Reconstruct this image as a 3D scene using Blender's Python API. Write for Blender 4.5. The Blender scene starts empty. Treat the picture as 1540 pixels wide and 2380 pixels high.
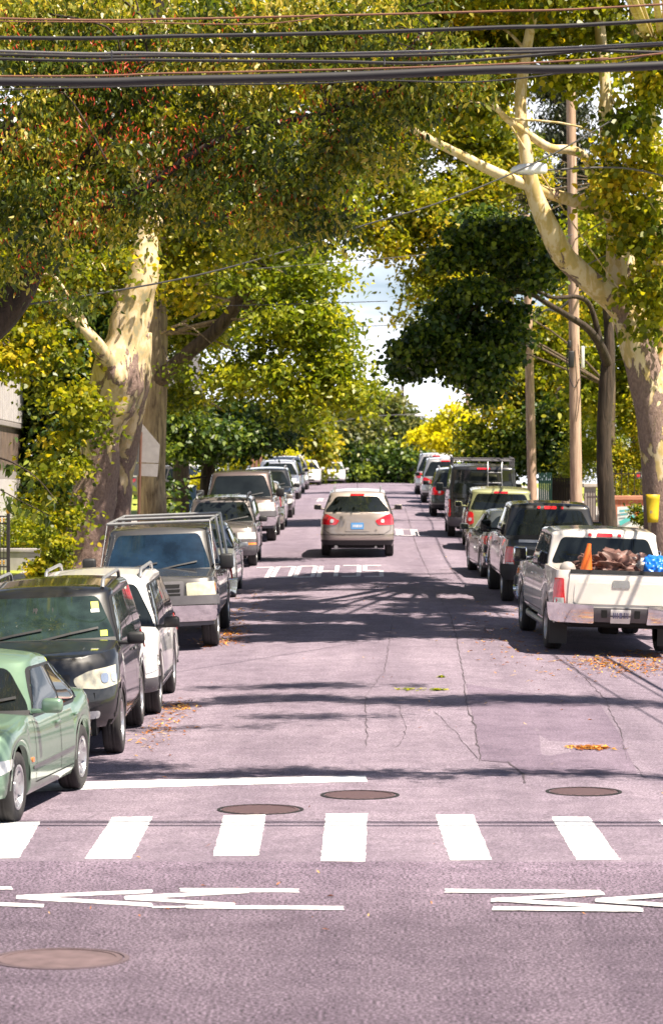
import bpy, bmesh, math, random
import numpy as np
from mathutils import Vector, Matrix, Euler
SC = bpy.context.scene
C = SC.collection
R = math.radians
rng = np.random.default_rng(7)
random.seed(7)

# ---------------------------------------------------------------- camera, sky, sun, exposure
FPX = 6941.0                      # focal length in pixels of a 1540 x 2380 picture
CAMZ = 2.96
cam_d = bpy.data.cameras.new('camera'); cam = bpy.data.objects.new('camera', cam_d); C.objects.link(cam)
cam_d.sensor_fit = 'VERTICAL'; cam_d.sensor_height = 36.0; cam_d.lens = 105.0
cam_d.clip_start = 0.5; cam_d.clip_end = 3000
cam.location = (0, 0, CAMZ)
cam.rotation_euler = (R(90 - 0.289), 0, R(0.784))
SC.camera = cam
cam_d.dof.use_dof = True; cam_d.dof.focus_distance = 36; cam_d.dof.aperture_fstop = 4.5
CM = cam.rotation_euler.to_matrix()

SUN = Vector((0.40, -0.235, 0.87)).normalized()      # direction towards the sun
sun_d = bpy.data.lights.new('sun', 'SUN'); sun = bpy.data.objects.new('sun', sun_d); C.objects.link(sun)
sun_d.energy = 5.0; sun_d.angle = R(0.45); sun_d.color = (1.0, 0.89, 0.75)
sun.rotation_euler = (-SUN).to_track_quat('-Z', 'Y').to_euler()
sun.location = (20, -20, 60)
wd = bpy.data.worlds.new('World'); SC.world = wd; wd.use_nodes = True
nt = wd.node_tree; nt.nodes.clear()
o = nt.nodes.new('ShaderNodeOutputWorld'); bg = nt.nodes.new('ShaderNodeBackground')
sky = nt.nodes.new('ShaderNodeTexSky'); sky.sky_type = 'NISHITA'; sky.sun_disc = False
sky.sun_elevation = math.asin(SUN.z); sky.sun_rotation = math.atan2(SUN.x, SUN.y)
sky.air_density = .7; sky.dust_density = .6; sky.ozone_density = 1.0
tcw = nt.nodes.new('ShaderNodeTexCoord'); mpw = nt.nodes.new('ShaderNodeMapping'); mpw.inputs['Scale'].default_value = (3, 3, 14)
nzw = nt.nodes.new('ShaderNodeTexNoise'); nzw.inputs['Scale'].default_value = 2.2; nzw.inputs['Detail'].default_value = 7
rpw = nt.nodes.new('ShaderNodeValToRGB'); rpw.color_ramp.elements[0].position = .30; rpw.color_ramp.elements[1].position = .55
mxw = nt.nodes.new('ShaderNodeMix'); mxw.data_type = 'RGBA'
mxw.inputs['B'].default_value = (13.5, 13.8, 14.8, 1)       # thin bright cloud
nt.links.new(tcw.outputs['Generated'], mpw.inputs['Vector']); nt.links.new(mpw.outputs[0], nzw.inputs['Vector'])
nt.links.new(nzw.outputs['Fac'], rpw.inputs['Fac']); sxw = nt.nodes.new('ShaderNodeSeparateXYZ'); nt.links.new(tcw.outputs['Generated'], sxw.inputs[0])      # cloud bank low down, clear above
mrw = nt.nodes.new('ShaderNodeMapRange'); mrw.inputs['From Min'].default_value = .16; mrw.inputs['From Max'].default_value = .34; mrw.inputs['To Min'].default_value = 1; mrw.inputs['To Max'].default_value = .04
nt.links.new(sxw.outputs['Z'], mrw.inputs['Value'])
mlw = nt.nodes.new('ShaderNodeMath'); mlw.operation = 'MULTIPLY'; nt.links.new(rpw.outputs['Color'], mlw.inputs[0]); nt.links.new(mrw.outputs[0], mlw.inputs[1])
nt.links.new(mlw.outputs[0], mxw.inputs['Factor'])
nt.links.new(sky.outputs[0], mxw.inputs['A']); nt.links.new(mxw.outputs['Result'], bg.inputs['Color'])
bg.inputs['Strength'].default_value = 0.05
nt.links.new(bg.outputs[0], o.inputs[0])
SC.view_settings.view_transform = 'Standard'; SC.view_settings.look = 'None'
SC.view_settings.exposure = 1.3; SC.view_settings.gamma = 1.0
SC.render.engine = 'CYCLES'
cy = SC.cycles
cy.max_bounces = 7; cy.diffuse_bounces = 2; cy.glossy_bounces = 3; cy.transmission_bounces = 5; cy.transparent_max_bounces = 8
cy.use_denoising = True; cy.caustics_reflective = False; cy.caustics_refractive = False

# ---------------------------------------------------------------- the lie of the land
KN = [(-120, 0), (24, 0), (28, .01), (32, .13), (37, .29), (47, .6), (74, 1.5), (85, 1.87), (100, 2.33), (120, 2.87), (150, 3.42),
      (180, 3.77), (205, 3.92), (225, 3.88), (260, 3.1), (320, .8), (450, -5), (900, -20)]
KX = np.array([k[0] for k in KN], float); KZ = np.array([k[1] for k in KN], float)
_yy = np.arange(-140, 900, 1.0); _zz = np.interp(_yy, KX, KZ)
_zz = np.convolve(np.pad(_zz, 4, mode='edge'), np.ones(9) / 9, mode='valid')
def g(y): return float(np.interp(y, _yy, _zz))
def crown(x, y):
    k = min(1.0, max(0.0, (y - 27) / 8.0))
    return -0.006 * k * min(abs(x - .2), 5.2) ** 2
def G(x, y): return g(y) + crown(x, y)
def slope(y): return (g(y + 1.3) - g(y - 1.3)) / 2.6
def ray(px, py):
    v = Vector(((px - 770) / FPX, (1190 - py) / FPX, -1)); return CM @ v
def at(px, py, D):
    v = ray(px, py); return Vector((v.x * D / v.y, D, CAMZ + v.z * D / v.y))
def hit(px, py, dmax=230):
    v = ray(px, py); D = 12.0; step = .02
    while D < dmax:
        if CAMZ + v.z * D / v.y < G(v.x * D / v.y, D): break
        D += step * (1 + D / 40)
    return Vector((v.x * D / v.y, D, G(v.x * D / v.y, D)))

# ---------------------------------------------------------------- helpers: objects
def tag(o, label=None, cat=None, group=None, kind=None):
    if label: o['label'] = label
    if cat: o['category'] = cat
    if group: o['group'] = group
    if kind: o['kind'] = kind
    return o
def thing(name, label, cat, loc=(0, 0, 0), rot=(0, 0, 0), group=None):
    o = bpy.data.objects.new(name, None); C.objects.link(o); o.empty_display_size = .3
    o.location = loc; o.rotation_euler = rot
    return tag(o, label, cat, group)
def mesh_obj(name, verts, faces, mat, parent=None, smooth=0, mats=None):
    me = bpy.data.meshes.new(name); me.from_pydata([tuple(v) for v in verts], [], faces); me.validate(); me.update()
    return link(name, me, mat, parent, smooth)
def link(name, me, mat, parent=None, smooth=0):
    o = bpy.data.objects.new(name, me); C.objects.link(o)
    if mat is not None: me.materials.append(mat)
    if smooth:
        me.polygons.foreach_set('use_smooth', [True] * len(me.polygons))
        if smooth < 180: me.set_sharp_from_angle(angle=R(smooth))
    if parent is not None: o.parent = parent
    return o
def bm_obj(name, bm, mat, parent=None, smooth=0, recalc=True):
    if recalc: bmesh.ops.recalc_face_normals(bm, faces=bm.faces[:])
    me = bpy.data.meshes.new(name); bm.to_mesh(me); bm.free()
    return link(name, me, mat, parent, smooth)
def box(bm, c, s, rot=None, bev=0):
    m = Matrix.Translation(Vector(c)) @ (rot.to_4x4() if rot is not None else Matrix()) @ Matrix.Diagonal((s[0], s[1], s[2], 1))
    r = bmesh.ops.create_cube(bm, size=1.0, matrix=m)
    if bev:
        vs = r['verts']; es = list({e for v in vs for e in v.link_edges})
        bmesh.ops.bevel(bm, geom=es, offset=bev, segments=2, affect='EDGES', profile=.5)
def tube(bm, pts, rad, n=10, cap=True, twist=0):
    pts = [Vector(p) for p in pts]; rings = []
    rs = rad if isinstance(rad, (list, tuple)) else [rad] * len(pts)
    up = Vector((0.01, .02, 1)); prev = None
    for i, p in enumerate(pts):
        a = pts[max(0, i - 1)]; b = pts[min(len(pts) - 1, i + 1)]
        d = (b - a); d = d.normalized() if d.length > 1e-9 else Vector((0, 0, 1))
        if prev is None:
            u = d.cross(Vector((1, 0, 0)) if abs(d.x) < .8 else Vector((0, 1, 0))).normalized()
        else:
            u = (prev - d * prev.dot(d)).normalized()
        prev = u; w = d.cross(u)
        rings.append([bm.verts.new(p + (u * math.cos(2 * math.pi * k / n) + w * math.sin(2 * math.pi * k / n)) * rs[i]) for k in range(n)])
    for i in range(len(rings) - 1):
        for k in range(n):
            bm.faces.new((rings[i][k], rings[i][(k + 1) % n], rings[i + 1][(k + 1) % n], rings[i + 1][k]))
    if cap:
        bm.faces.new(rings[0][::-1]); bm.faces.new(rings[-1])
def lathe(bm, prof, n=24, axis='z', c=(0, 0, 0)):
    rings = []
    for (r, h) in prof:
        ring = []
        for k in range(n):
            a = 2 * math.pi * k / n
            if axis == 'z': p = (c[0] + r * math.cos(a), c[1] + r * math.sin(a), c[2] + h)
            else: p = (c[0] + h, c[1] + r * math.cos(a), c[2] + r * math.sin(a))
            ring.append(bm.verts.new(p))
        rings.append(ring)
    for i in range(len(rings) - 1):
        for k in range(n):
            bm.faces.new((rings[i][k], rings[i][(k + 1) % n], rings[i + 1][(k + 1) % n], rings[i + 1][k]))
    return rings

# ---------------------------------------------------------------- helpers: materials
MAT = {}
def nodes(name):
    m = bpy.data.materials.new(name); m.use_nodes = True
    t = m.node_tree; b = t.nodes['Principled BSDF']; MAT[name] = m
    return m, t, b
def N(t, kind, **kw):
    n = t.nodes.new('ShaderNode' + kind)
    for k, v in kw.items():
        if k in n.inputs.keys(): n.inputs[k].default_value = v
        else: setattr(n, k, v)
    return n
def noise(t, scale, detail=4, vec=None, rough=.55, dist=0):
    n = N(t, 'TexNoise'); n.inputs['Scale'].default_value = scale; n.inputs['Detail'].default_value = detail
    n.inputs['Roughness'].default_value = rough; n.inputs['Distortion'].default_value = dist
    if vec is not None: t.links.new(vec, n.inputs['Vector'])
    return n.outputs['Fac']
def coords(t, scale=(1, 1, 1), kind='Object'):
    tc = N(t, 'TexCoord'); mp = N(t, 'Mapping'); mp.inputs['Scale'].default_value = scale
    t.links.new(tc.outputs[kind], mp.inputs['Vector']); return mp.outputs[0]
def ramp(t, fac, stops, interp='LINEAR'):
    r = N(t, 'ValToRGB'); cr = r.color_ramp; cr.interpolation = interp
    while len(cr.elements) < len(stops): cr.elements.new(.5)
    for e, (p, c) in zip(cr.elements, stops):
        e.position = p; e.color = tuple(c) + (1,) if len(c) == 3 else c
    t.links.new(fac, r.inputs['Fac']); return r.outputs['Color']
def mix(t, fac, a, b, mode='MIX'):
    m = N(t, 'Mix'); m.data_type = 'RGBA'; m.blend_type = mode
    for key, v in (('Factor', fac), ('A', a), ('B', b)):
        s = [i for i in m.inputs if i.name == key and (i.type == 'RGBA' if key != 'Factor' else i.type == 'VALUE')][0]
        if hasattr(v, 'is_linked'): t.links.new(v, s)
        elif isinstance(v, (tuple, list)): s.default_value = tuple(v) + (1,) if len(v) == 3 else v
        else: s.default_value = v
    return [q for q in m.outputs if q.type == 'RGBA'][0]
def bump(t, b, h, strength=.3, dist=.02):
    n = N(t, 'Bump'); n.inputs['Strength'].default_value = strength; n.inputs['Distance'].default_value = dist
    t.links.new(h, n.inputs['Height']); t.links.new(n.outputs[0], b.inputs['Normal'])
def simple(name, col, rough=.6, metal=0, coat=0, spec=.5, var=.12, vs=8.0):
    if name in MAT: return MAT[name]
    m, t, b = nodes(name)
    b.inputs['Roughness'].default_value = rough; b.inputs['Metallic'].default_value = metal
    b.inputs['Coat Weight'].default_value = coat; b.inputs['Coat Roughness'].default_value = .04
    b.inputs['Specular IOR Level'].default_value = spec
    f = noise(t, vs, 5, coords(t))
    lo = tuple(c * (1 - var) for c in col); hi = tuple(min(1, c * (1 + var)) for c in col)
    t.links.new(ramp(t, f, [(.3, lo), (.7, hi)]), b.inputs['Base Color'])
    return m
def paint(name, col, metal=.5, rough=.35, dust=.15):
    if name in MAT: return MAT[name]
    m, t, b = nodes(name)
    b.inputs['Metallic'].default_value = metal
    b.inputs['Coat Weight'].default_value = 1; b.inputs['Coat Roughness'].default_value = .05
    v = coords(t)
    f = noise(t, 2.3, 6, v)
    dirt = ramp(t, f, [(.45, (0, 0, 0)), (.75, (dust,) * 3)])
    t.links.new(mix(t, dirt, col, tuple(c * .6 + .06 for c in col)), b.inputs['Base Color'])
    rr = N(t, 'MapRange'); rr.inputs['To Min'].default_value = rough - .06; rr.inputs['To Max'].default_value = rough + .18
    t.links.new(f, rr.inputs['Value']); t.links.new(rr.outputs[0], b.inputs['Roughness'])
    return m
M = {}
M['glass'] = simple('car_glass', (.010, .013, .014), .03, 0, 0, .5, .3, 3)
M['glass_blue'] = simple('car_glass_blue', (.010, .024, .045), .04, 0, 0, .6, .5, 3)
M['glass_green'] = simple('car_glass_green', (.02, .035, .03), .03, 0, .3, .8, .5, 5)
M['black'] = simple('black_plastic', (.018, .018, .02), .55)
M['well'] = simple('wheel_well_black', (.006, .006, .007), .9)
M['tyre'] = simple('tyre_rubber', (.03, .028, .028), .8, vs=20)
M['chrome'] = simple('chrome_trim', (.75, .75, .76), .12, 1)
M['alloy'] = simple('alloy_rim', (.52, .52, .54), .3, .8)
M['steel'] = simple('grey_steel', (.4, .4, .41), .4, .7)
M['red_lens'] = simple('red_lens', (.62, .012, .02), .15, 0, 1, .6, .2, 20)
M['clear_lens'] = simple('clear_lens', (.62, .62, .60), .08, .1, 1, .8, .25, 14)
M['yellow_lens'] = simple('yellowed_lens', (.6, .56, .42), .15, .1, 1, .7, .2, 12)
M['amber'] = simple('amber_lens', (.85, .22, .02), .15, 0, 1)
M['plate_white'] = simple('plate_white', (.75, .74, .72), .4)
M['plate_blue'] = simple('plate_blue', (.10, .30, .62), .4)
M['plate_ink'] = simple('plate_ink', (.12, .12, .2), .5)
M['sticker_yellow'] = simple('sticker_yellow', (.75, .8, .05), .5)
M['sticker_white'] = simple('sticker_white', (.7, .72, .7), .5)
M['grey_cladding'] = simple('grey_cladding', (.10, .095, .105), .6)
M['seat_cloth'] = simple('seat_cloth', (.05, .06, .07), .9)
# ---------------------------------------------------------------- vehicle shells
def tab(t, T):
    xs = [a for a, _ in T]; ys = [b for _, b in T]
    return float(np.interp(t, xs, ys))
class Shell:
    """A lofted body: plan outline with superellipse ends, height from zb(y) to zt(y); F, Rr, W give front end, rear end and half width over the height t."""
    def __init__(s, F, Rr, W, zb, zt, Lf, Lr, nf, nr, arches=(), ra=.37, za=.33, crown=.04, inset=.05, bed=None, krows=None):
        s.F, s.R, s.W, s.zb0, s.zt = F, Rr, W, zb, zt
        s.Lf, s.Lr, s.nf, s.nr, s.arches, s.ra, s.za, s.crown, s.inset, s.bed = Lf, Lr, nf, nr, arches, ra, za, crown, inset, bed
        s.krows = krows or [.985, .955, .9, .7, .4, 0]
        s.qF = s._arc(1); s.qR = s._arc(-1)
    def zb(s, y):
        z = s.zb0(y)
        for a in s.arches:
            d = abs(y - a)
            if d < s.ra: z = max(z, s.za + math.sqrt(s.ra ** 2 - d * d))
        return z
    def cap(s, e, phi, t):
        W = tab(t, s.W)
        if e > 0: L, n, E = s.Lf, s.nf, tab(t, s.F)
        else: L, n, E = s.Lr, s.nr, tab(t, s.R)
        x = W * math.sin(phi) ** (2 / n); dy = L - L * math.cos(phi) ** (2 / n)
        return x, E - dy * e
    def _arc(s, e):
        ph = np.linspace(0, math.pi / 2, 60); p = [s.cap(e, max(0, min(math.pi / 2 - 1e-9, a)), .5) for a in ph]
        q = [0.0]
        for i in range(1, 60): q.append(q[-1] + math.hypot(p[i][0] - p[i - 1][0], p[i][1] - p[i - 1][1]))
        return ph, np.array(q)
    def end(s, e):
        ph, qs = s.qF if e > 0 else s.qR
        def P(q, z):
            sg = 1 if q >= 0 else -1; a = abs(q); t = .5
            for _ in range(4):
                if a <= qs[-1]:
                    x, y = s.cap(e, float(np.interp(a, qs, ph)), t)
                else:
                    x, y = s.cap(e, math.pi / 2 - 1e-9, t); y -= e * (a - qs[-1])
                zb, zt = s.zb0(y), s.zt(y)
                t = max(-.1, min(1.0, (z - zb) / max(.05, zt - zb)))
            return Vector((sg * x, y, z))
        return P
    def side(s, sg):
        def P(y, z):
            zb, zt = s.zb0(y), s.zt(y); t = max(0, min(1, (z - zb) / max(.05, zt - zb)))
            W = tab(t, s.W); f = tab(t, s.F) - s.Lf; r = tab(t, s.R) + s.Lr
            if y > f: k = max(0, 1 - (min(1, (y - f) / s.Lf)) ** s.nf) ** (1 / s.nf)
            elif y < r: k = max(0, 1 - (min(1, (r - y) / s.Lr)) ** s.nr) ** (1 / s.nr)
            else: k = 1
            return Vector((sg * W * k, y, z))
        return P
    def build(s, name, mat, parent, ns=60, ts=None, smooth=42):
        ts = ts or [0, .03, .1, .2, .32, .45, .58, .7, .8, .88, .94, .98, 1]
        na = 9; half = [('r', math.pi / 2 * i / na) for i in range(na)]
        us = list(np.linspace(0, 1, ns))
        if s.bed:
            F0, R0 = tab(1, s.F) - s.Lf, tab(1, s.R) + s.Lr
            for yb in s.bed[:2]: us += [(yb - R0) / (F0 - R0) - .002, (yb - R0) / (F0 - R0) + .002]
        us = sorted(u for u in us if 0 <= u <= 1)
        half += [('s', u) for u in us] + [('f', math.pi / 2 * (na - 1 - i) / na) for i in range(na)]
        half[0] = ('r', 1e-4); half[-1] = ('f', 1e-4)
        def pt(h, t):
            k, v = h
            if k == 'r': return s.cap(-1, max(1e-6, v), t)
            if k == 'f': return s.cap(1, max(1e-6, v), t)
            return tab(t, s.W), (tab(t, s.R) + s.Lr) * (1 - v) + (tab(t, s.F) - s.Lf) * v
        rows = []
        for t in ts:
            row = []
            for h in half:
                x, y = pt(h, t); zb = s.zb(y); zt = s.zt(y); row.append((x, y, zb + (zt - zb) * t))
            rows.append(row)
        kr = s.krows
        for i, k in enumerate(kr):
            row = []
            for h in half:
                x, y = pt(h, 1.0)
                if h[0] != 's': y -= (1 if h[0] == 'f' else -1) * s.inset * (1 - k) ** .5 * .8
                z = s.zt(y) + s.crown * (1 - k * k) ** .8
                if s.bed and s.bed[0] < y < s.bed[1] and k <= s.bed[3]: z = s.bed[2]
                elif s.bed and y < s.bed[1]: z = s.zt(y) + .004
                row.append((x * k, y, z))
            rows.append(row)
        V = []; idx = []
        for r in rows:
            a = []; b = []
            for (x, y, z) in r:
                a.append(len(V)); V.append((x, y, z))
                b.append(len(V)); V.append((-x, y, z))
            idx.append(a + b[::-1])
        fs = []; n = len(idx[0])
        for i in range(len(idx) - 1):
            for j in range(n):
                k = (j + 1) % n
                fs.append((idx[i][j], idx[i][k], idx[i + 1][k], idx[i + 1][j]))
        me = bpy.data.meshes.new(name); me.from_pydata(V, [], fs)
        bm = bmesh.new(); bm.from_mesh(me)
        bmesh.ops.remove_doubles(bm, verts=bm.verts, dist=.0015)
        bpy.data.meshes.remove(me)
        return bm_obj(name, bm, mat, parent, smooth)
def nrm(P, u, v, out):
    e = .012
    a = P(u + e, v) - P(u - e, v); b = P(u, v + e) - P(u, v - e); n = a.cross(b)
    if n.length < 1e-12: return out
    n.normalize()
    return n if n.dot(out) >= 0 else -n
def rounded(poly, r=.03, k=4):
    out = []; n = len(poly)
    for i in range(n):
        p = Vector(poly[i]); a = Vector(poly[i - 1]); b = Vector(poly[(i + 1) % n])
        la, lb = (a - p).length, (b - p).length; rr = min(r, la * .45, lb * .45)
        s = p + (a - p).normalized() * rr; e = p + (b - p).normalized() * rr
        for j in range(k + 1):
            t = j / k; out.append(tuple(s * (1 - t) ** 2 + p * 2 * t * (1 - t) + e * t * t))
    return out
def patch_bm(bm, poly, P, out, off=.006, th=.02, grid=.09, r=.03):
    poly = rounded(poly, r) if r else poly
    b2 = bmesh.new(); vs = [b2.verts.new((p[0], p[1], 0)) for p in poly]; b2.faces.new(vs)
    xs = [p[0] for p in poly]; ys = [p[1] for p in poly]
    for ax, (lo, hi) in enumerate(((min(xs), max(xs)), (min(ys), max(ys)))):
        c = lo + grid
        while c < hi - 1e-4:
            co = (c, 0, 0) if ax == 0 else (0, c, 0); no = (1, 0, 0) if ax == 0 else (0, 1, 0)
            bmesh.ops.bisect_plane(b2, geom=b2.verts[:] + b2.edges[:] + b2.faces[:], plane_co=co, plane_no=no, dist=1e-5)
            c += grid
    out = Vector(out); m = {}
    b2.verts.index_update()
    nn = {}
    for v in b2.verts:
        u, w = v.co.x, v.co.y; p = P(u, w); n = nrm(P, u, w, out); nn[v] = (p, n)
        m[v] = bm.verts.new(p + n * off)
    for f in b2.faces:
        try: bm.faces.new([m[v] for v in f.verts])
        except ValueError: pass
    low = {}
    for e in b2.edges:
        if len(e.link_faces) == 1:
            for v in e.verts:
                if v not in low: low[v] = bm.verts.new(nn[v][0] - nn[v][1] * (th - off))
            a, b = e.verts
            try: bm.faces.new((m[a], m[b], low[b], low[a]))
            except ValueError: pass
    b2.free()
def patch(name, mat, parent, poly, P, out, off=.006, th=.02, grid=.09, r=.03, smooth=50):
    bm = bmesh.new(); patch_bm(bm, poly, P, out, off, th, grid, r)
    return bm_obj(name, bm, mat, parent, smooth)
def strip(bm, line, P, out, w=.008, off=.003, step=.08):
    out = Vector(out); pts = []
    for i in range(len(line) - 1):
        a, b = line[i], line[i + 1]; L = math.hypot(b[0] - a[0], b[1] - a[1]); n = max(1, int(L / step))
        pts += [(a[0] + (b[0] - a[0]) * j / n, a[1] + (b[1] - a[1]) * j / n) for j in range(n)]
    pts.append(line[-1]); prev = None
    for i, p in enumerate(pts):
        a = pts[max(0, i - 1)]; b = pts[min(len(pts) - 1, i + 1)]
        dx, dy = b[0] - a[0], b[1] - a[1]; L = math.hypot(dx, dy) or 1; nx, ny = -dy / L * w / 2, dx / L * w / 2
        n = nrm(P, p[0], p[1], out) * off
        q = (bm.verts.new(P(p[0] + nx, p[1] + ny) + n), bm.verts.new(P(p[0] - nx, p[1] - ny) + n))
        if prev: bm.faces.new((prev[0], prev[1], q[1], q[0]))
        prev = q

def absorb(o, bm, mat):
    """adds fine surface detail to an existing part's mesh as a second material"""
    me = bpy.data.meshes.new('tmp'); bm.to_mesh(me); bm.free(); n0 = len(o.data.polygons)
    if mat.name not in [m.name for m in o.data.materials]: o.data.materials.append(mat)
    idx = [m.name for m in o.data.materials].index(mat.name)
    b2 = bmesh.new(); b2.from_mesh(o.data); k = len(b2.faces); b2.from_mesh(me); b2.faces.ensure_lookup_table()
    for f in b2.faces[k:]: f.material_index = idx; f.smooth = False
    b2.to_mesh(o.data); b2.free(); bpy.data.meshes.remove(me)
WC = {}
def wheel(root, x, y, dia, wid, style, sg, cover=None):
    key = (round(dia, 3), round(wid, 3), style)
    if key not in WC:
        r = dia / 2; rr = r * (.62 if style != 'steel' else .58); h = wid / 2
        bm = bmesh.new()
        lathe(bm, [(rr, -h * .8), (rr + .02, -h * .97), (r * .82, -h), (r * .95, -h * .92), (r * .99, -h * .74), (r, -h * .4), (r * .994, -h * .36), (r, -h * .3), (r, -.012), (r * .988, -.008), (r * .988, .008),
                   (r, .012), (r, h * .3), (r * .994, h * .36), (r, h * .4), (r * .99, h * .74), (r * .95, h * .92), (r * .82, h), (rr + .02, h * .97), (rr, h * .8)], 40, 'x')
        bmesh.ops.recalc_face_normals(bm, faces=bm.faces[:])
        tm = bpy.data.meshes.new('wheel'); bm.to_mesh(tm); bm.free(); tm.materials.append(M['tyre'])
        tm.polygons.foreach_set('use_smooth', [True] * len(tm.polygons)); tm.set_sharp_from_angle(angle=R(50))
        bm = bmesh.new()
        lathe(bm, [(rr + .004, h * .86), (rr + .006, h * .92), (rr - .012, h * .9), (rr - .03, h * .55), (rr - .05, h * .1), (rr * .5, h * .05), (.0, h * .05)], 36, 'x')
        ns = {'five': 5, 'six': 6, 'seven': 7, 'steel': 0, 'ten': 10}[style]
        for k in range(ns):
            a = 2 * math.pi * k / ns; ca, sa = math.cos(a), math.sin(a)
            w0, w1 = (.05, .034) if ns < 8 else (.026, .018)
            w0 *= dia / .65; w1 *= dia / .65
            q = []
            for (rad, ww, hx) in ((.04, w0, h * .72), (rr * .55, w1, h * .66), (rr - .01, w1 * 1.25, h * .84)):
                for (s2, dx) in ((-1, 0), (1, 0), (1, -.03), (-1, -.03)):
                    q.append(bm.verts.new((hx + dx, ca * rad - sa * ww * s2, sa * rad + ca * ww * s2)))
            for j in range(2):
                for i in range(4): bm.faces.new((q[j * 4 + i], q[j * 4 + (i + 1) % 4], q[j * 4 + 4 + (i + 1) % 4], q[j * 4 + 4 + i]))
        if style == 'steel': lathe(bm, [(rr - .03, h * .5), (rr * .7, h * .62), (rr * .55, h * .45), (rr * .3, h * .6), (0, h * .6)], 30, 'x')
        lathe(bm, [(.07, h * .5), (.065, h * .76), (.03, h * .8), (0, h * .8)], 18, 'x')
        bmesh.ops.remove_doubles(bm, verts=bm.verts, dist=.0005)
        bmesh.ops.recalc_face_normals(bm, faces=bm.faces[:])
        rm = bpy.data.meshes.new('rim'); bm.to_mesh(rm); bm.free(); rm.materials.append(M['alloy'])
        rm.polygons.foreach_set('use_smooth', [True] * len(rm.polygons)); rm.set_sharp_from_angle(angle=R(35))
        WC[key] = (tm, rm)
    tm, rm = WC[key]
    w = bpy.data.objects.new('wheel', tm); C.objects.link(w); w.parent = root; w.location = (sg * x, y, dia / 2)
    w.rotation_euler = (random.uniform(0, 1.2), 0, 0 if sg > 0 else math.pi)
    r = bpy.data.objects.new('rim', rm); C.objects.link(r); r.parent = w
    return w

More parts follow.
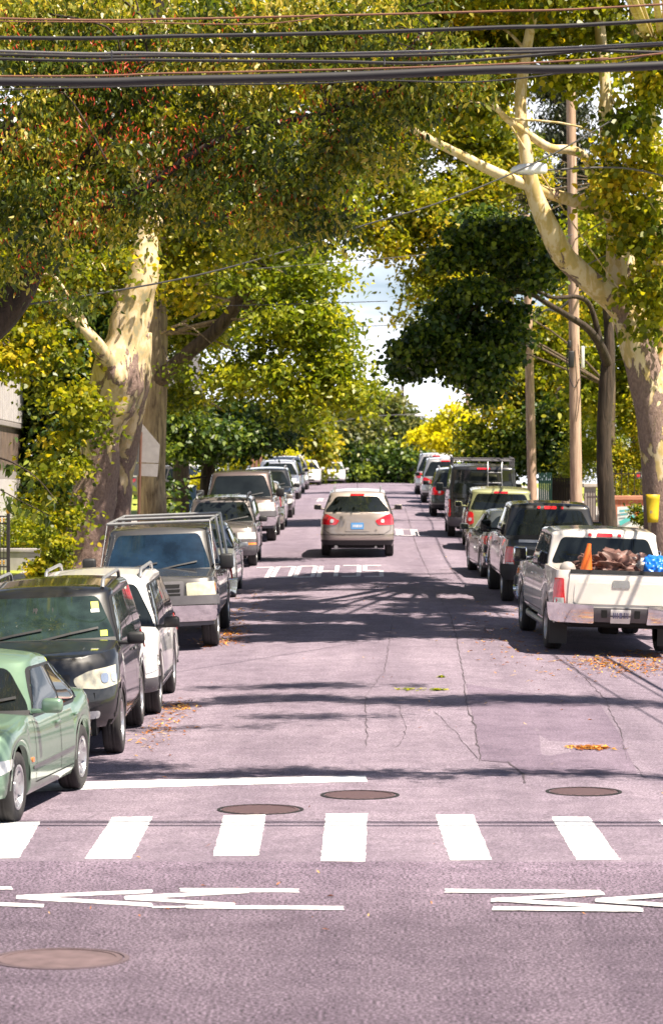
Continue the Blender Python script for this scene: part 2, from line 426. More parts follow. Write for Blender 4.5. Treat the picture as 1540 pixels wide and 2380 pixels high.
DEF = dict(L=4.6, W=1.8, H=1.65, wb=2.62, fo=.92, wd=.68, ww=.215, sill=.24, hood=.92, nose=.80, cowl=1.02, belt=.98, tail=1.0,
           ws0=1.2, ws1=2.0, bl0=.12, bl1=.55, Wr=.78, Lf=.45, Lr=.3, nf=2.6, nr=3.2, rim='five', glass='glass', wsglass=None,
           kind='suv', hl='suv', pillars=(), rack=None, trim=None, lowgrey=0, plateR='plate_white', plateF=None, roofcrown=.045, seams=1, bumpF=None, bumpR=None,
           fside=0, rside=.35, rimmat=None)
def car(name, label, cat, sp, x, y, face, pm, group=None, roll=0, yaw=0, detail=2, glass=None):
    """x, y: middle of the wheelbase; face +1 drives away from the camera, -1 towards it."""
    s = dict(DEF); s.update(sp)
    sl = slope(y)
    pitch = math.atan(sl) * face
    rz = (0 if face > 0 else math.pi) + R(yaw)
    rl = R(roll) * face
    if face > 0: x -= s['wb'] / 2 * math.sin(R(yaw))
    z = G(x, y) + .004
    root = thing(name, label, cat, (x, y, z), (pitch, rl, rz), group)
    wb, W = s['wb'], s['W'] / 2
    yF = wb / 2 + s['fo']; yR = yF - s['L']
    ws0, ws1 = yF - s['ws0'], yF - s['ws1']
    bl0, bl1 = yR + s['bl0'], yR + s['bl1']
    kind = s['kind']
    gm = M[glass or s['glass']]; wsm = M[s['wsglass']] if s['wsglass'] else gm
    hood, nose, cowl, belt, tail, sill = s['hood'], s['nose'], s['cowl'], s['belt'], s['tail'], s['sill']
    bed = None
    if kind == 'pickup' and 'Lr' not in sp: s['Lr'] = .14
    if kind == 'pickup':
        by0, by1 = yR + .13, bl0 - .08
        bed = (by0, by1, sill + .42, .9)
        ZT = [(yR, tail), (bl0 - .05, tail), (bl0, belt), (ws0 - .3, belt), (ws0, cowl), (yF - .45, hood), (yF - .12, nose + .04), (yF, nose)]
    else:
        ZT = [(yR, tail), (yR + .2, tail + .01), (bl0 + .05, max(tail, belt - .02) if bl0 - yR < .5 else tail + .02), (bl0 + .45, belt), (ws0 - .35, belt), (ws0, cowl), (yF - .45, hood), (yF - .15, nose + .05), (yF, nose)]
    ZT.sort()
    zt = lambda yy: tab(yy, ZT)
    zb = lambda yy: sill + (.05 if yy > yF - .5 else 0) + (.08 if yy < yR + .45 else 0)
    rear_flat = .02 if kind in ('pickup', 'van') else .06
    F = [(0, yF - .09), (.12, yF - .02), (.35, yF), (.6, yF - .03), (.85, yF - .07), (1, yF - .14)]
    Rr = [(0, yR + .07), (.1, yR + .01), (.35, yR), (.5, yR + rear_flat * .5), (.85, yR + rear_flat), (1, yR + rear_flat + .03)]
    fl = .93 if kind != 'pickup' else .96
    WT = [(0, W * .94), (.1, W * .985), (.35, W), (.6, W * .992), (.85, W * (.972 if kind != 'van' else .99)), (1, W * (fl if kind != 'van' else .98))]
    ra = s['wd'] / 2 + .055
    low = Shell(F, Rr, WT, zb, zt, s['Lf'], s['Lr'], s['nf'], s['nr'], (wb / 2, -wb / 2), ra, s['wd'] / 2 + .01, .03 if kind != 'pickup' else .045, .05, bed)
    ns = {2: 84, 1: 60, 0: 36}[detail]
    body = low.build('body', pm, root, ns)
    # dark underside between the wheels
    bm = bmesh.new()
    box(bm, (0, (yF + yR) / 2, (sill + tail * .62) / 2 + .0), (s['W'] - .5, s['L'] - .35, tail * .62 - sill + .06))
    box(bm, (0, (yF + yR) / 2, sill + .09), (s['W'] - .16, wb - s['wd'] - .16, .10))
    box(bm, (0, wb / 2, s['wd'] / 2), (s['W'] - .3, .09, .09)); box(bm, (0, -wb / 2, s['wd'] / 2), (s['W'] - .3, .09, .09))
    if kind == 'pickup' : box(bm, (0, -wb / 2, s['wd'] / 2), (.3, .3, .28), bev=.05)
    bm_obj('underbody', bm, M['well'], root)
    # cabin
    H = s['H']; Wb = W * ({'van': .975, 'pickup': .915}.get(kind, .95)); Wr = W * s['Wr']
    b0 = belt - .06
    roofz = [(bl0, H - .10), (bl1, H - .05), ((bl1 + ws1) / 2, H - .012), (ws1, H - .05), (ws0, H - .10)]
    czt = lambda yy: tab(yy, roofz)
    czb = lambda yy: b0
    Fc = [(0, ws0 + .06), (.5, ws0 * .52 + ws1 * .48), (.93, ws1 + .06), (1, ws1)]
    Rc = [(0, bl0 - .02), (.5, bl0 * .55 + bl1 * .45), (.93, bl1 - .05), (1, bl1)]
    Wc = [(0, Wb), (.35, Wb - (Wb - Wr) * .25), (.85, Wr + (Wb - Wr) * .12), (.95, Wr + .012), (1, Wr - .03)]
    cab = Shell(Fc, Rc, Wc, czb, czt, .30, .22 if kind != 'pickup' else .12, 2.6, 3.4, (), crown=s['roofcrown'], inset=.1, krows=[.97, .9, .75, .5, .25, 0])
    cab.build('cabin', pm, root, 30, [0, .1, .2, .3, .35, .42, .5, .6, .7, .78, .85, .9, .93, .95, .97, 1], 62)
    # glazing
    g0 = belt + .015; g1 = H - .14
    def zrel(t): return b0 + t * (H - .06 - b0)
    wb_, wt_ = Wb * .93, Wr * .9
    P = cab.end(1); c0 = max(cowl - .02, g0 - .02)
    ws = patch('windshield', wsm, root, [(-wb_, c0), (wb_, c0), (wt_, g1 + .015), (-wt_, g1 + .015)], P, (0, 1, .5), .009, .02, .06, .09)
    P = cab.end(-1)
    rb = max(g0 + .02, tail + .05) if kind != 'pickup' else tail + .01
    if kind == 'sedan': rb = tail + .03
    wb2 = Wb * (.9 if kind != 'pickup' else .90)
    patch('rear_window', gm, root, [(-wb2, rb), (wb2, rb), (wt_ * .97, g1), (-wt_ * .97, g1)], P, (0, -1, .4), .009, .02, .06, .08)
    def yf(z):  # windshield edge along the side
        t = (z - b0) / (H - .07 - b0); return tab(t, Fc)
    def yr(z):
        t = (z - b0) / (H - .07 - b0); return tab(t, Rc)
    pil = [yf(g0) - .24] + [yF - a for a in s['pillars']] + [yr(g0) + .16]
    pit = [yf(g1) - .20] + [yF - a for a in s['pillars']] + [yr(g1) + .13]
    for sg in (1, -1):
        P = cab.side(sg)
        if detail >= 1:
            # dark surround of the whole side glazing
            patch('window_trim', M['black'], root, [(pil[0] + .05, g0 - .03), (pil[-1] - .05, g0 - .03), (pit[-1] - .04, g1 + .025), (pit[0] + .03, g1 + .025)], P, (sg, 0, .2), .005, .02, .07, .07)
        for i in range(len(pil) - 1):
            a0, b1, a2, b3 = pil[i], pil[i + 1], pit[i + 1], pit[i]
            gp = .035
            patch('side_window', gm, root, [(a0 - (gp if i else 0), g0), (b1 + gp, g0), (a2 + gp, g1), (b3 - (gp if i else 0), g1)], P, (sg, 0, .2), .010, .02, .07, .05)
    # ends
    eF, eR = low.end(1), low.end(-1)
    fq = low.qF[1][-1]; rq = low.qR[1][-1]
    hl = s['hl']; nz = nose
    def fpatch(nm, mat, poly, off=.008, r=.03, grid=.08): return patch(nm, mat, root, poly, eF, (0, 1, .1), off, off + .02, grid, r)
    def rpatch(nm, mat, poly, off=.008, r=.03, grid=.08): return patch(nm, mat, root, poly, eR, (0, -1, .1), off, off + .02, grid, r)
    def both(fn, nm, mat, poly, **k):
        out = []
        for sg in (1, -1): out.append(fn(nm, mat, [(sg * a, b) for a, b in poly], **k))
        return out
    if face < 0 or detail >= 2 or True:
        if hl == 'suv':      # large teardrop lamps low grille
            L_ = [(.46, nz - .17), (.5, nz - .27), (.78, nz - .30), (fq + .02, nz - .24), (fq + .05, nz - .12), (fq - .12, nz - .05), (.66, nz - .09)]
            for h in both(fpatch, 'headlight', M[s.get('lens', 'clear_lens')], L_, r=.06):
                pass
            fpatch('grille', M['black'], [(-.42, nz - .24), (.42, nz - .24), (.44, nz - .12), (-.44, nz - .12)], r=.03)
            both(fpatch, 'fog_light', M['clear_lens'], [(.56, sill + .15), (.76, sill + .16), (.77, sill + .24), (.55, sill + .24)], r=.04)
            fpatch('lower_grille', M['well'], [(-.48, sill + .12), (.48, sill + .12), (.5, sill + .26), (-.5, sill + .26)])
        elif hl == 'pickup':
            both(fpatch, 'headlight', M[s.get('lens', 'yellow_lens')], [(.56, nz - .03), (.56, nz - .27), (fq - .03, nz - .25), (fq + .04, nz - .02)], off=.012, r=.04)
            both(fpatch, 'turn_signal', M['amber'], [(fq - .08, nz - .05), (fq - .07, nz - .17), (fq + .03, nz - .15), (fq + .03, nz - .05)], off=.02, r=.02)
            gr_ = fpatch('grille', M['grey_cladding'] if s.get('darkgrille') else M['chrome'], [(-.53, nz), (.53, nz), (.50, nz - .31), (.40, nz - .38), (-.40, nz - .38), (-.50, nz - .31)], off=.015, r=.05)
            bm = bmesh.new()
            for sx in (1, -1):
                for k in range(4):
                    z1 = nz - .05 - k * .07; patch_bm(bm, [(sx * .07, z1), (sx * .46, z1), (sx * .45, z1 - .045), (sx * .07, z1 - .045)], eF, (0, 1, 0), .02, .02, .1, .006)
            absorb(gr_, bm, M['well'])
            fpatch('front_bumper', M[s['bumpF'] or 'chrome'], [(-fq - .05, sill + .06), (fq + .05, sill + .06), (fq + .05, sill + .27), (-fq - .05, sill + .27)], off=.06, r=.05)
            fpatch('bumper_cover', M['grey_cladding'], [(-fq - .05, sill + .28), (fq + .05, sill + .28), (fq + .05, sill + .42), (-fq - .05, sill + .42)], off=.05, r=.04)
            fpatch('bumper_valance', M['grey_cladding'], [(-fq, sill - .05), (fq, sill - .05), (fq, sill + .05), (-fq, sill + .05)], off=.02)
            fpatch('bumper_opening', M['well'], [(-.38, sill + .08), (.38, sill + .08), (.36, sill + .2), (-.36, sill + .2)], off=.066, r=.02)
        elif hl == 'boxy':
            both(fpatch, 'headlight', M['clear_lens'], [(.44, nz - .04), (.44, nz - .2), (fq - .06, nz - .2), (fq + .04, nz - .05)], r=.03)
            fpatch('grille', M['black'], [(-.40, nz - .18), (.40, nz - .18), (.40, nz - .05), (-.40, nz - .05)])
            both(fpatch, 'turn_signal', M['amber'], [(.48, nz - .36), (fq - .06, nz - .36), (fq - .04, nz - .29), (.46, nz - .29)])
            fpatch('front_bumper', M['grey_cladding'], [(-fq - .3, sill + .05), (fq + .3, sill + .05), (fq + .3, sill + .28), (-fq - .3, sill + .28)], off=.03)
        elif hl == 'sedan':
            both(fpatch, 'headlight', M['clear_lens'], [(.42, nz - .13), (.48, nz - .2), (.75, nz - .2), (fq + .08, nz - .12), (fq + .02, nz - .05), (.62, nz - .06)], r=.03)
            fpatch('grille', M['black'], [(-.36, nz - .2), (.36, nz - .2), (.38, nz - .1), (-.38, nz - .1)])
            fpatch('lower_grille', M['well'], [(-.55, sill + .1), (.55, sill + .1), (.5, sill + .2), (-.5, sill + .2)])
        if s['plateF']:
            fpatch('licence_plate', M[s['plateF']], [(-.15, sill + .27), (.15, sill + .27), (.15, sill + .42), (-.15, sill + .42)], off=.03, r=.01)
    tl = s.get('tl', 'suv')
    tm_ = M['red_lens']
    if tl == 'truck':
        for sg in (1, -1):
            q = [(sg * (rq - .23), tail - .54), (sg * (rq - .03), tail - .54), (sg * (rq + .0), tail - .12), (sg * (rq - .17), tail - .12)]
            t1 = rpatch('taillight', tm_, q, off=.02, r=.02)
            q = [(sg * (rq - .21), tail - .53), (sg * (rq - .06), tail - .53), (sg * (rq - .06), tail - .42), (sg * (rq - .20), tail - .42)]
            patch('reversing_lens', M['clear_lens'], t1, q, eR, (0, -1, 0), .026, .03, .1, .01)
        tw = rq - .26
        tg = rpatch('tailgate', pm, [(-tw, tail - .61), (tw, tail - .61), (tw, tail - .045), (-tw, tail - .045)], off=.018, r=.03)
        patch('tailgate_panel', pm, tg, [(-tw + .09, tail - .50), (tw - .09, tail - .50), (tw - .09, tail - .18), (-tw + .09, tail - .18)], eR, (0, -1, 0), .026, .02, .1, .06)
        patch('tailgate_cap', M[s.get('capm', 'black')], tg, [(-tw, tail - .04), (tw, tail - .04), (tw, tail + .02), (-tw, tail + .02)], eR, (0, -1, 0), .03, .06, .1, .01)
        h = patch('tailgate_handle', M['chrome'], tg, [(-.14, tail - .25), (.14, tail - .25), (.13, tail - .13), (-.13, tail - .13)], eR, (0, -1, 0), .036, .03, .1, .03)
        patch('badge', M['steel'], tg, [(-tw + .04, tail - .53), (-tw + .2, tail - .53), (-tw + .2, tail - .505), (-tw + .04, tail - .505)], eR, (0, -1, 0), .023, .02, .1, .004)
        patch('badge', M['red_lens'], tg, [(tw - .24, tail - .57), (tw - .04, tail - .57), (tw - .04, tail - .54), (tw - .24, tail - .54)], eR, (0, -1, 0), .023, .02, .1, .004)
        bm = bmesh.new(); bmb = bmesh.new()
        bz = sill + .12
        patch_bm(bmb, [(-rq - .0, bz), (-.42, bz - .02), (-.42, bz + .21), (-rq - .0, bz + .23)], eR, (0, -1, 0), .10, .1, .1, .03)
        patch_bm(bm, [(rq + .0, bz), (.42, bz - .02), (.42, bz + .21), (rq + .0, bz + .23)], eR, (0, -1, 0), .10, .1, .1, .03)
        bp = bm_obj('rear_bumper', bm, M[s['bumpR'] or 'chrome'], root, 50); bm_obj('rear_bumper', bmb, M[s['bumpR'] or 'chrome'], root, 50)
        patch('bumper_step', M['grey_cladding'], bp, [(-.44, bz - .05), (.44, bz - .05), (.44, bz + .17), (-.44, bz + .17)], eR, (0, -1, 0), .085, .1, .1, .02)
        patch('tow_bar', M['well'], bp, [(-.5, bz - .12), (.5, bz - .12), (.5, bz - .06), (-.5, bz - .06)], eR, (0, -1, 0), .02, .06, .1, .01)
        tp_ = patch('licence_plate', M[s['plateR']], root, [(-.155, bz - .01), (.155, bz - .01), (.155, bz + .15), (-.155, bz + .15)], eR, (0, -1, 0), .095, .02, .1, .012)
        pb = bmesh.new()
        for k in range(7):
            cx = -.108 + k * .036; patch_bm(pb, [(cx - .009, bz + .04), (cx + .009, bz + .04), (cx + .009, bz + .105), (cx - .009, bz + .105)], eR, (0, -1, 0), .099, .006, .2, 0)
        absorb(tp_, pb, M['plate_ink'])
        for sg in (1, -1):
            patch('bumper_light', M['well'], bp, [(sg * .21, bz + .04), (sg * .30, bz + .04), (sg * .30, bz + .14), (sg * .21, bz + .14)], eR, (0, -1, 0), .09, .02, .1, .01)
        # high stop lamp
        Pc = cab.end(-1)
        patch('stop_lamp', M['red_lens'], root, [(-.13, H - .125), (.13, H - .125), (.13, H - .075), (-.13, H - .075)], Pc, (0, -1, .4), .02, .03, .1, .012)
        for sg in (1, -1):
            patch('stop_lamp', M['red_lens'], root, [(sg * .22, H - .12), (sg * .28, H - .12), (sg * .28, H - .08), (sg * .22, H - .08)], Pc, (0, -1, .4), .02, .03, .1, .012)
    else:
        hz = tail
        if tl == 'suv': q = [(W - .46, hz - .15), (W - .38, hz - .26), (W + .16, hz - .25), (W + .22, hz - .02), (W - .06, hz + .01), (W - .3, hz - .08)]
        elif tl == 'tall': q = [(W - .2, hz - .3), (W - .02, hz - .36), (W + .1, hz - .2), (W + .07, hz + .0), (W - .08, hz + .0), (W - .16, hz - .05)]
        elif tl == 'van': q = [(rq - .2, hz - .62), (rq - .02, hz - .62), (rq + .0, hz - .12), (rq - .18, hz - .12)]
        elif tl == 'sedan': q = [(W - .4, hz - .2), (W - .1, hz - .27), (W + .2, hz - .2), (W + .22, hz - .07), (W - .35, hz - .07)]
        for sg in (1, -1):
            t1 = rpatch('taillight', tm_, [(sg * a, b) for a, b in q], off=.012, r=.04)
            cx = W - .27 if tl == 'suv' else (rq if tl == 'van' else W) - .09; cz = hz - .16 if tl == 'suv' else (hz - .42 if tl == 'van' else hz - .2)
            rr_ = .045
            if tl != 'sedan':
                patch('reversing_lens', M['clear_lens'], t1, [(sg * (cx - rr_), cz - rr_), (sg * (cx + rr_), cz - rr_), (sg * (cx + rr_), cz + rr_), (sg * (cx - rr_), cz + rr_)], eR, (0, -1, 0), .018, .02, .05, .04)
        Pc = cab.end(-1)
        patch('stop_lamp', M['red_lens'], root, [(-.19, H - .125), (.19, H - .125), (.19, H - .085), (-.19, H - .085)], Pc, (0, -1, .5), .02, .03, .1, .012)
        pz = tail - .28 if tl != 'van' else tail - .32
        if face > 0:
            rec = rpatch('plate_recess', pm if tl != 'van' else M['black'], [(-.30, pz - .13), (.30, pz - .13), (.24, pz + .12), (-.24, pz + .12)], off=.010, r=.03)
            lp = rpatch('licence_plate', M[s['plateR']], [(-.155, pz - .08), (.155, pz - .08), (.155, pz + .08), (-.155, pz + .08)], off=.022, r=.012)
            bm = bmesh.new()
            for k in range(7):
                cx = -.105 + k * .035; patch_bm(bm, [(cx - .01, pz - .035), (cx + .01, pz - .035), (cx + .01, pz + .03), (cx - .01, pz + .03)], eR, (0, -1, 0), .025, .006, .2, 0)
            absorb(lp, bm, M['plate_white'] if s['plateR'] == 'plate_blue' else M['plate_ink'])
            rpatch('lower_valance', M['black'] if not s.get('greybump') else M['grey_cladding'], [(-rq + .02, sill + .05), (rq - .02, sill + .05), (rq - .1, sill + .17), (-rq + .1, sill + .17)], off=.012, r=.03)
            bm = bmesh.new(); gw = rq - .24
            strip(bm, [(-gw * .98, tail + .02), (-gw * .93, pz - .1), (-gw * .72, pz - .2), (gw * .72, pz - .2), (gw * .93, pz - .1), (gw * .98, tail + .02)], eR, (0, -1, 0), .012)
            strip(bm, [(-rq - .15, pz - .22), (rq + .15, pz - .22)], eR, (0, -1, 0), .012, .012)
            absorb(body, bm, M['well'])
    # door seams, handles, cladding
    if detail >= 1:
        bm = bmesh.new(); bmh = []
        doors = s.get('doors', [yf(g0) - .12, (yf(g0) + yr(g0)) / 2 - .02, yr(g0) + .3 if kind != 'pickup' else yr(g0) + .02])
        for sg in (1, -1):
            P = low.side(sg)
            for k, d in enumerate(doors):
                dd = d - (-wb / 2)
                lowz = sill + .12
                if abs(dd) < ra + .03:
                    strip(bm, [(d, belt - .02), (d - .0, s['wd'] / 2 + ra + .06), (d + .12, s['wd'] / 2 + ra * .8)], P, (sg, 0, 0), .01)
                else: strip(bm, [(d, belt - .02), (d, lowz)], P, (sg, 0, 0), .01)
            strip(bm, [(doors[0], sill + .1), (max(doors[-1], -wb / 2 + ra + .05), sill + .1)], P, (sg, 0, 0), .01)
            for k in range(len(doors) - 1):
                hy = doors[k + 1] + .14
                h = bmesh.new(); c = P(hy, belt - .12)
                box(h, (c.x + sg * .022, c.y, c.z), (.028, .17, .03), bev=.01)
                bm_obj('door_handle', h, M['chrome'] if s.get('chromehandle') else pm, root, 40)
        absorb(body, bm, M['well'])
    if s['lowgrey']:
        for sg in (1, -1):
            P = low.side(sg)
            patch('side_cladding', M[s['trim'] or 'grey_cladding'], root, [(wb / 2 - ra - .02, sill + .01), (-wb / 2 + ra + .02, sill + .01), (-wb / 2 + ra + .04, sill + s['lowgrey']), (wb / 2 - ra - .04, sill + s['lowgrey'])], P, (sg, 0, 0), .012, .02, .3, .02)
        if kind != 'pickup':
            fpatch('front_bumper', M[s['trim'] or 'grey_cladding'], [(-fq - .18, sill + .06), (fq + .18, sill + .06), (fq + .18, sill + .24), (-fq - .18, sill + .24)], off=.012, r=.03)
            rpatch('rear_bumper', M[s['trim'] or 'grey_cladding'], [(-rq - .15, sill + .09), (rq + .15, sill + .09), (rq + .15, sill + .30), (-rq - .15, sill + .30)], off=.014, r=.03)
    # wheel-arch lips
    if detail >= 1:
        bm = bmesh.new()
        for sg in (1, -1):
            P = low.side(sg)
            for a in (wb / 2, -wb / 2):
                ln = []
                for k in range(0, 15):
                    an = math.pi * (k / 14); ln.append((a + math.cos(an) * (ra + .012), max(sill + .07, s['wd'] / 2 + .01 + math.sin(an) * (ra + .012))))
                strip(bm, ln, P, (sg, 0, 0), .035, .010, .2)
        absorb(body, bm, M['black'] if s['lowgrey'] and kind != 'pickup' else pm)
    # mirrors
    for sg in (1, -1):
        mb = bmesh.new(); big = kind in ('pickup', 'van')
        my = ws0 - .28; mx = Wb + (.17 if not big else .2); mz = belt + (.1 if not big else .14)
        sz = (.20, .10, .14) if not big else (.22, .12, .25)
        box(mb, (sg * mx, my, mz), sz, bev=.04); box(mb, (sg * (Wb + .04), my + .01, mz - .05), (.14, .05, .04), bev=.01)
        mo = bm_obj('side_mirror', mb, M['chrome'] if s.get('blackmirror', 1) == 2 else M['black'] if s.get('blackmirror', 1) else pm, root, 50)
        gb = bmesh.new(); box(gb, (sg * mx, my - sz[1] / 2 - .002, mz), (sz[0] * .82, .006, sz[2] * .8), bev=.002)
        bm_obj('mirror_glass', gb, M['glass'], mo)
    # wheels
    for sg in (1, -1):
        for yy in (wb / 2, -wb / 2): wheel(root, W - s['ww'] / 2 - .012, yy, s['wd'], s['ww'], s['rim'], sg)
    # wipers
    if detail >= 1 and face < 0:
        P = cab.end(1)
        for (a, b) in ((-.62, .0), (.0, .62)):
            bm = bmesh.new(); strip(bm, [(a, c0 + .13), ((a + b) / 2, c0 + .08), (b, c0 + .015)], P, (0, 1, .5), .022, .03)
            bm_obj('wiper', bm, M['black'], root)
        fpatch_c = patch('cowl_panel', M['black'], root, [(-wb_, c0 - .02), (wb_, c0 - .02), (wb_, c0 + .035), (-wb_, c0 + .035)], P, (0, 1, .5), .012, .03, .1, .02)
    # roof gear
    if s['rack'] == 'rails':
        for sg in (1, -1):
            bm = bmesh.new(); x0 = sg * (Wr - .09)
            pts = [(x0, ws1 - .12, H - .04), (x0, ws1 - .2, H + .035), (x0, ws1 - .32, H + .06), (x0, bl1 + .35, H + .055), (x0, bl1 + .2, H + .03), (x0, bl1 + .12, H - .04)]
            tube(bm, pts, .022, 8); bm_obj('roof_rail', bm, M['steel'], root, 60)
    if s['rack'] == 'ladder':
        bm = bmesh.new(); x0 = Wr + .04; zt_ = H + .07
        for sg in (1, -1):
            tube(bm, [(sg * x0, ws1 - .1, zt_), (sg * x0, yR + .2, zt_)], .022, 8)
            for yy in (yR + .25, bl0 - .3): tube(bm, [(sg * (W - .06), yy, tail), (sg * x0, yy, zt_)], .025, 8)
            tube(bm, [(sg * x0, ws1 - .1, zt_), (sg * (Wb + .02), ws0 - .1, belt + .02)], .007, 6)
        for yy in (ws1 - .1, bl0 - .3, yR + .25): tube(bm, [(-x0, yy, zt_), (x0, yy, zt_)], .026, 8)
        bm_obj('ladder_rack', bm, M['steel'], root, 60)
    if s['rack'] == 'basket':
        bm = bmesh.new(); x0 = Wr - .02
        for k in range(7):
            yy = bl1 + .1 + (ws1 - bl1 - .2) * k / 6; tube(bm, [(-x0, yy, H + .12), (x0, yy, H + .12)], .014, 6)
            for sg in (1, -1): tube(bm, [(sg * x0, yy, H - .05), (sg * x0, yy, H + .19)], .015, 6)
        for sg in (1, -1):
            for zz in (H + .12, H + .19): tube(bm, [(sg * x0, bl1 + .1, zz), (sg * x0, ws1 - .1, zz)], .018, 6)
        tube(bm, [(-x0, bl1 + .1, H + .19), (x0, bl1 + .1, H + .19)], .018, 6)
        bm_obj('roof_rack', bm, M['grey_cladding'], root, 60)
        bm = bmesh.new()
        P = cab.end(-1)
        for sx in (.12, .52):
            pl = [P(sx, z_) + Vector((0, -.09, 0)) for z_ in np.linspace(belt - .05, H - .1, 6)] + [Vector((sx, bl1 + .1, H + .1))]
            tube(bm, pl, .014, 6)
        for z_ in np.linspace(belt + .08, H - .2, 3):
            tube(bm, [P(.12, z_) + Vector((0, -.09, 0)), P(.52, z_) + Vector((0, -.09, 0))], .014, 6)
        bm_obj('rear_ladder', bm, M['steel'], root, 60)
    root['_c'] = 0; del root['_c']
    return root, low, cab, dict(yF=yF, yR=yR, ws0=ws0, ws1=ws1, bl0=bl0, bl1=bl1, fq=fq, rq=rq, c0=c0, H=H, belt=belt, tail=tail, eF=eF, eR=eR, Wb=Wb, Wr=Wr, W=W, sill=sill, nose=nose)
# ---------------------------------------------------------------- setting: materials
def ground_vec(t, sc=(1, 1, 1)): return coords(t, sc)
def asphalt(name, base, dark, grain=95, gstr=.32, fade=0):
    m, t, b = nodes(name); v = ground_vec(t)
    big = noise(t, .35, 5, v); med = noise(t, 2.6, 6, v, .65); fine = noise(t, grain, 3, v, .7); f2 = noise(t, grain * .35, 4, v, .7)
    c = ramp(t, big, [(.3, dark), (.7, base)])
    st = ramp(t, med, [(.35, (.72, .70, .73)), (.6, (1.04, 1.03, 1.04))])
    c = mix(t, .75, c, st, 'MULTIPLY')
    lane = noise(t, 1.0, 4, ground_vec(t, (.9, .045, 1)), .6); c = mix(t, .8, c, ramp(t, lane, [(.38, (.80, .79, .82)), (.6, (1.08, 1.08, 1.08))]), 'MULTIPLY')
    blot = noise(t, 1.3, 7, ground_vec(t, (1, .5, 1)), .7); c = mix(t, .7, c, ramp(t, blot, [(.60, (1, 1, 1)), (.74, (.68, .62, .66))]), 'MULTIPLY')
    gr = ramp(t, fine, [(.43, (1 - gstr * .55,) * 3), (.5, (1, 1, 1)), (.57, (1 + gstr * .95, 1 + gstr * .88, 1 + gstr * .95))])
    c = mix(t, 1.0, c, gr, 'MULTIPLY')
    g2 = ramp(t, f2, [(.3, (.84, .80, .84)), (.7, (1.14, 1.12, 1.14))])
    c = mix(t, .8, c, g2, 'MULTIPLY')
    if fade:      # paler, more worn paving towards the mouth of the hill street
        sp = N(t, 'SeparateXYZ'); t.links.new(v, sp.inputs[0]); ad = N(t, 'Math', operation='MULTIPLY_ADD'); t.links.new(med, ad.inputs[0]); ad.inputs[1].default_value = 2.2; t.links.new(sp.outputs['Y'], ad.inputs[2])
        mr = N(t, 'MapRange'); mr.inputs['From Min'].default_value = 21.6; mr.inputs['From Max'].default_value = 25.2; t.links.new(ad.outputs[0], mr.inputs['Value'])
        c = mix(t, 1.0, c, ramp(t, mr.outputs[0], [(0, (.60, .60, .60)), (1, (1, 1, 1))]), 'MULTIPLY')
    t.links.new(c, b.inputs['Base Color']); b.inputs['Roughness'].default_value = .82; b.inputs['Specular IOR Level'].default_value = .25
    bump(t, b, fine, .35, .01)
    return m
ASPH = asphalt('asphalt_hill', (.228, .195, .226), (.172, .145, .174), 48, .55)
ASPH2 = asphalt('asphalt_cross_street', (.185, .153, .185), (.137, .112, .140), 42, 1.25, 1)
m, t, b = nodes('road_paint_white'); v = ground_vec(t)
f = noise(t, 9, 7, v, .7); t.links.new(ramp(t, f, [(.34, (.42, .38, .42)), (.43, (.82, .82, .82))]), b.inputs['Base Color']); b.inputs['Roughness'].default_value = .6
PAINTW = m
m, t, b = nodes('road_paint_worn'); v = ground_vec(t)
f = noise(t, 5, 7, v, .75); t.links.new(ramp(t, f, [(.42, (.42, .37, .40)), (.56, (.74, .72, .73))]), b.inputs['Base Color']); b.inputs['Roughness'].default_value = .7
PAINTO = m
CONC = simple('concrete_pale', (.38, .35, .33), .85, var=.2, vs=3)
KERB = simple('kerb_stone', (.33, .31, .31), .8, var=.2, vs=4)
GRASS = simple('lawn_grass_ground', (.26, .30, .035), .9, var=.35, vs=1.5)
SOIL = simple('soil_verge', (.09, .07, .045), .95, var=.35, vs=2)
CRACK = simple('crack_black', (.065, .05, .062), .9)
IRON = None
m, t, b = nodes('manhole_iron'); v = ground_vec(t)
chk = N(t, 'TexChecker'); chk.inputs['Scale'].default_value = 22; t.links.new(v, chk.inputs['Vector'])
t.links.new(mix(t, chk.outputs['Fac'], (.055, .03, .036), (.115, .07, .075)), b.inputs['Base Color']); b.inputs['Roughness'].default_value = .6
bump(t, b, chk.outputs['Fac'], .8, .01); IRON = m
IRON2 = simple('manhole_pale_iron', (.125, .085, .09), .7, var=.3, vs=6)
WOODP = None
m, t, b = nodes('utility_pole_wood'); v = coords(t, (9, 9, .6)); f = noise(t, 2.2, 7, v, .65); f2 = noise(t, .7, 4, coords(t, (1, 1, .25)))
c = ramp(t, f, [(.3, (.20, .12, .09)), (.5, (.46, .31, .23)), (.7, (.62, .45, .34))])
c = mix(t, ramp(t, f2, [(.5, (0, 0, 0)), (.68, (.5, .5, .5))]), c, (.42, .17, .05)); t.links.new(c, b.inputs['Base Color']); b.inputs['Roughness'].default_value = .85
bump(t, b, f, .5, .02); WOODP = m
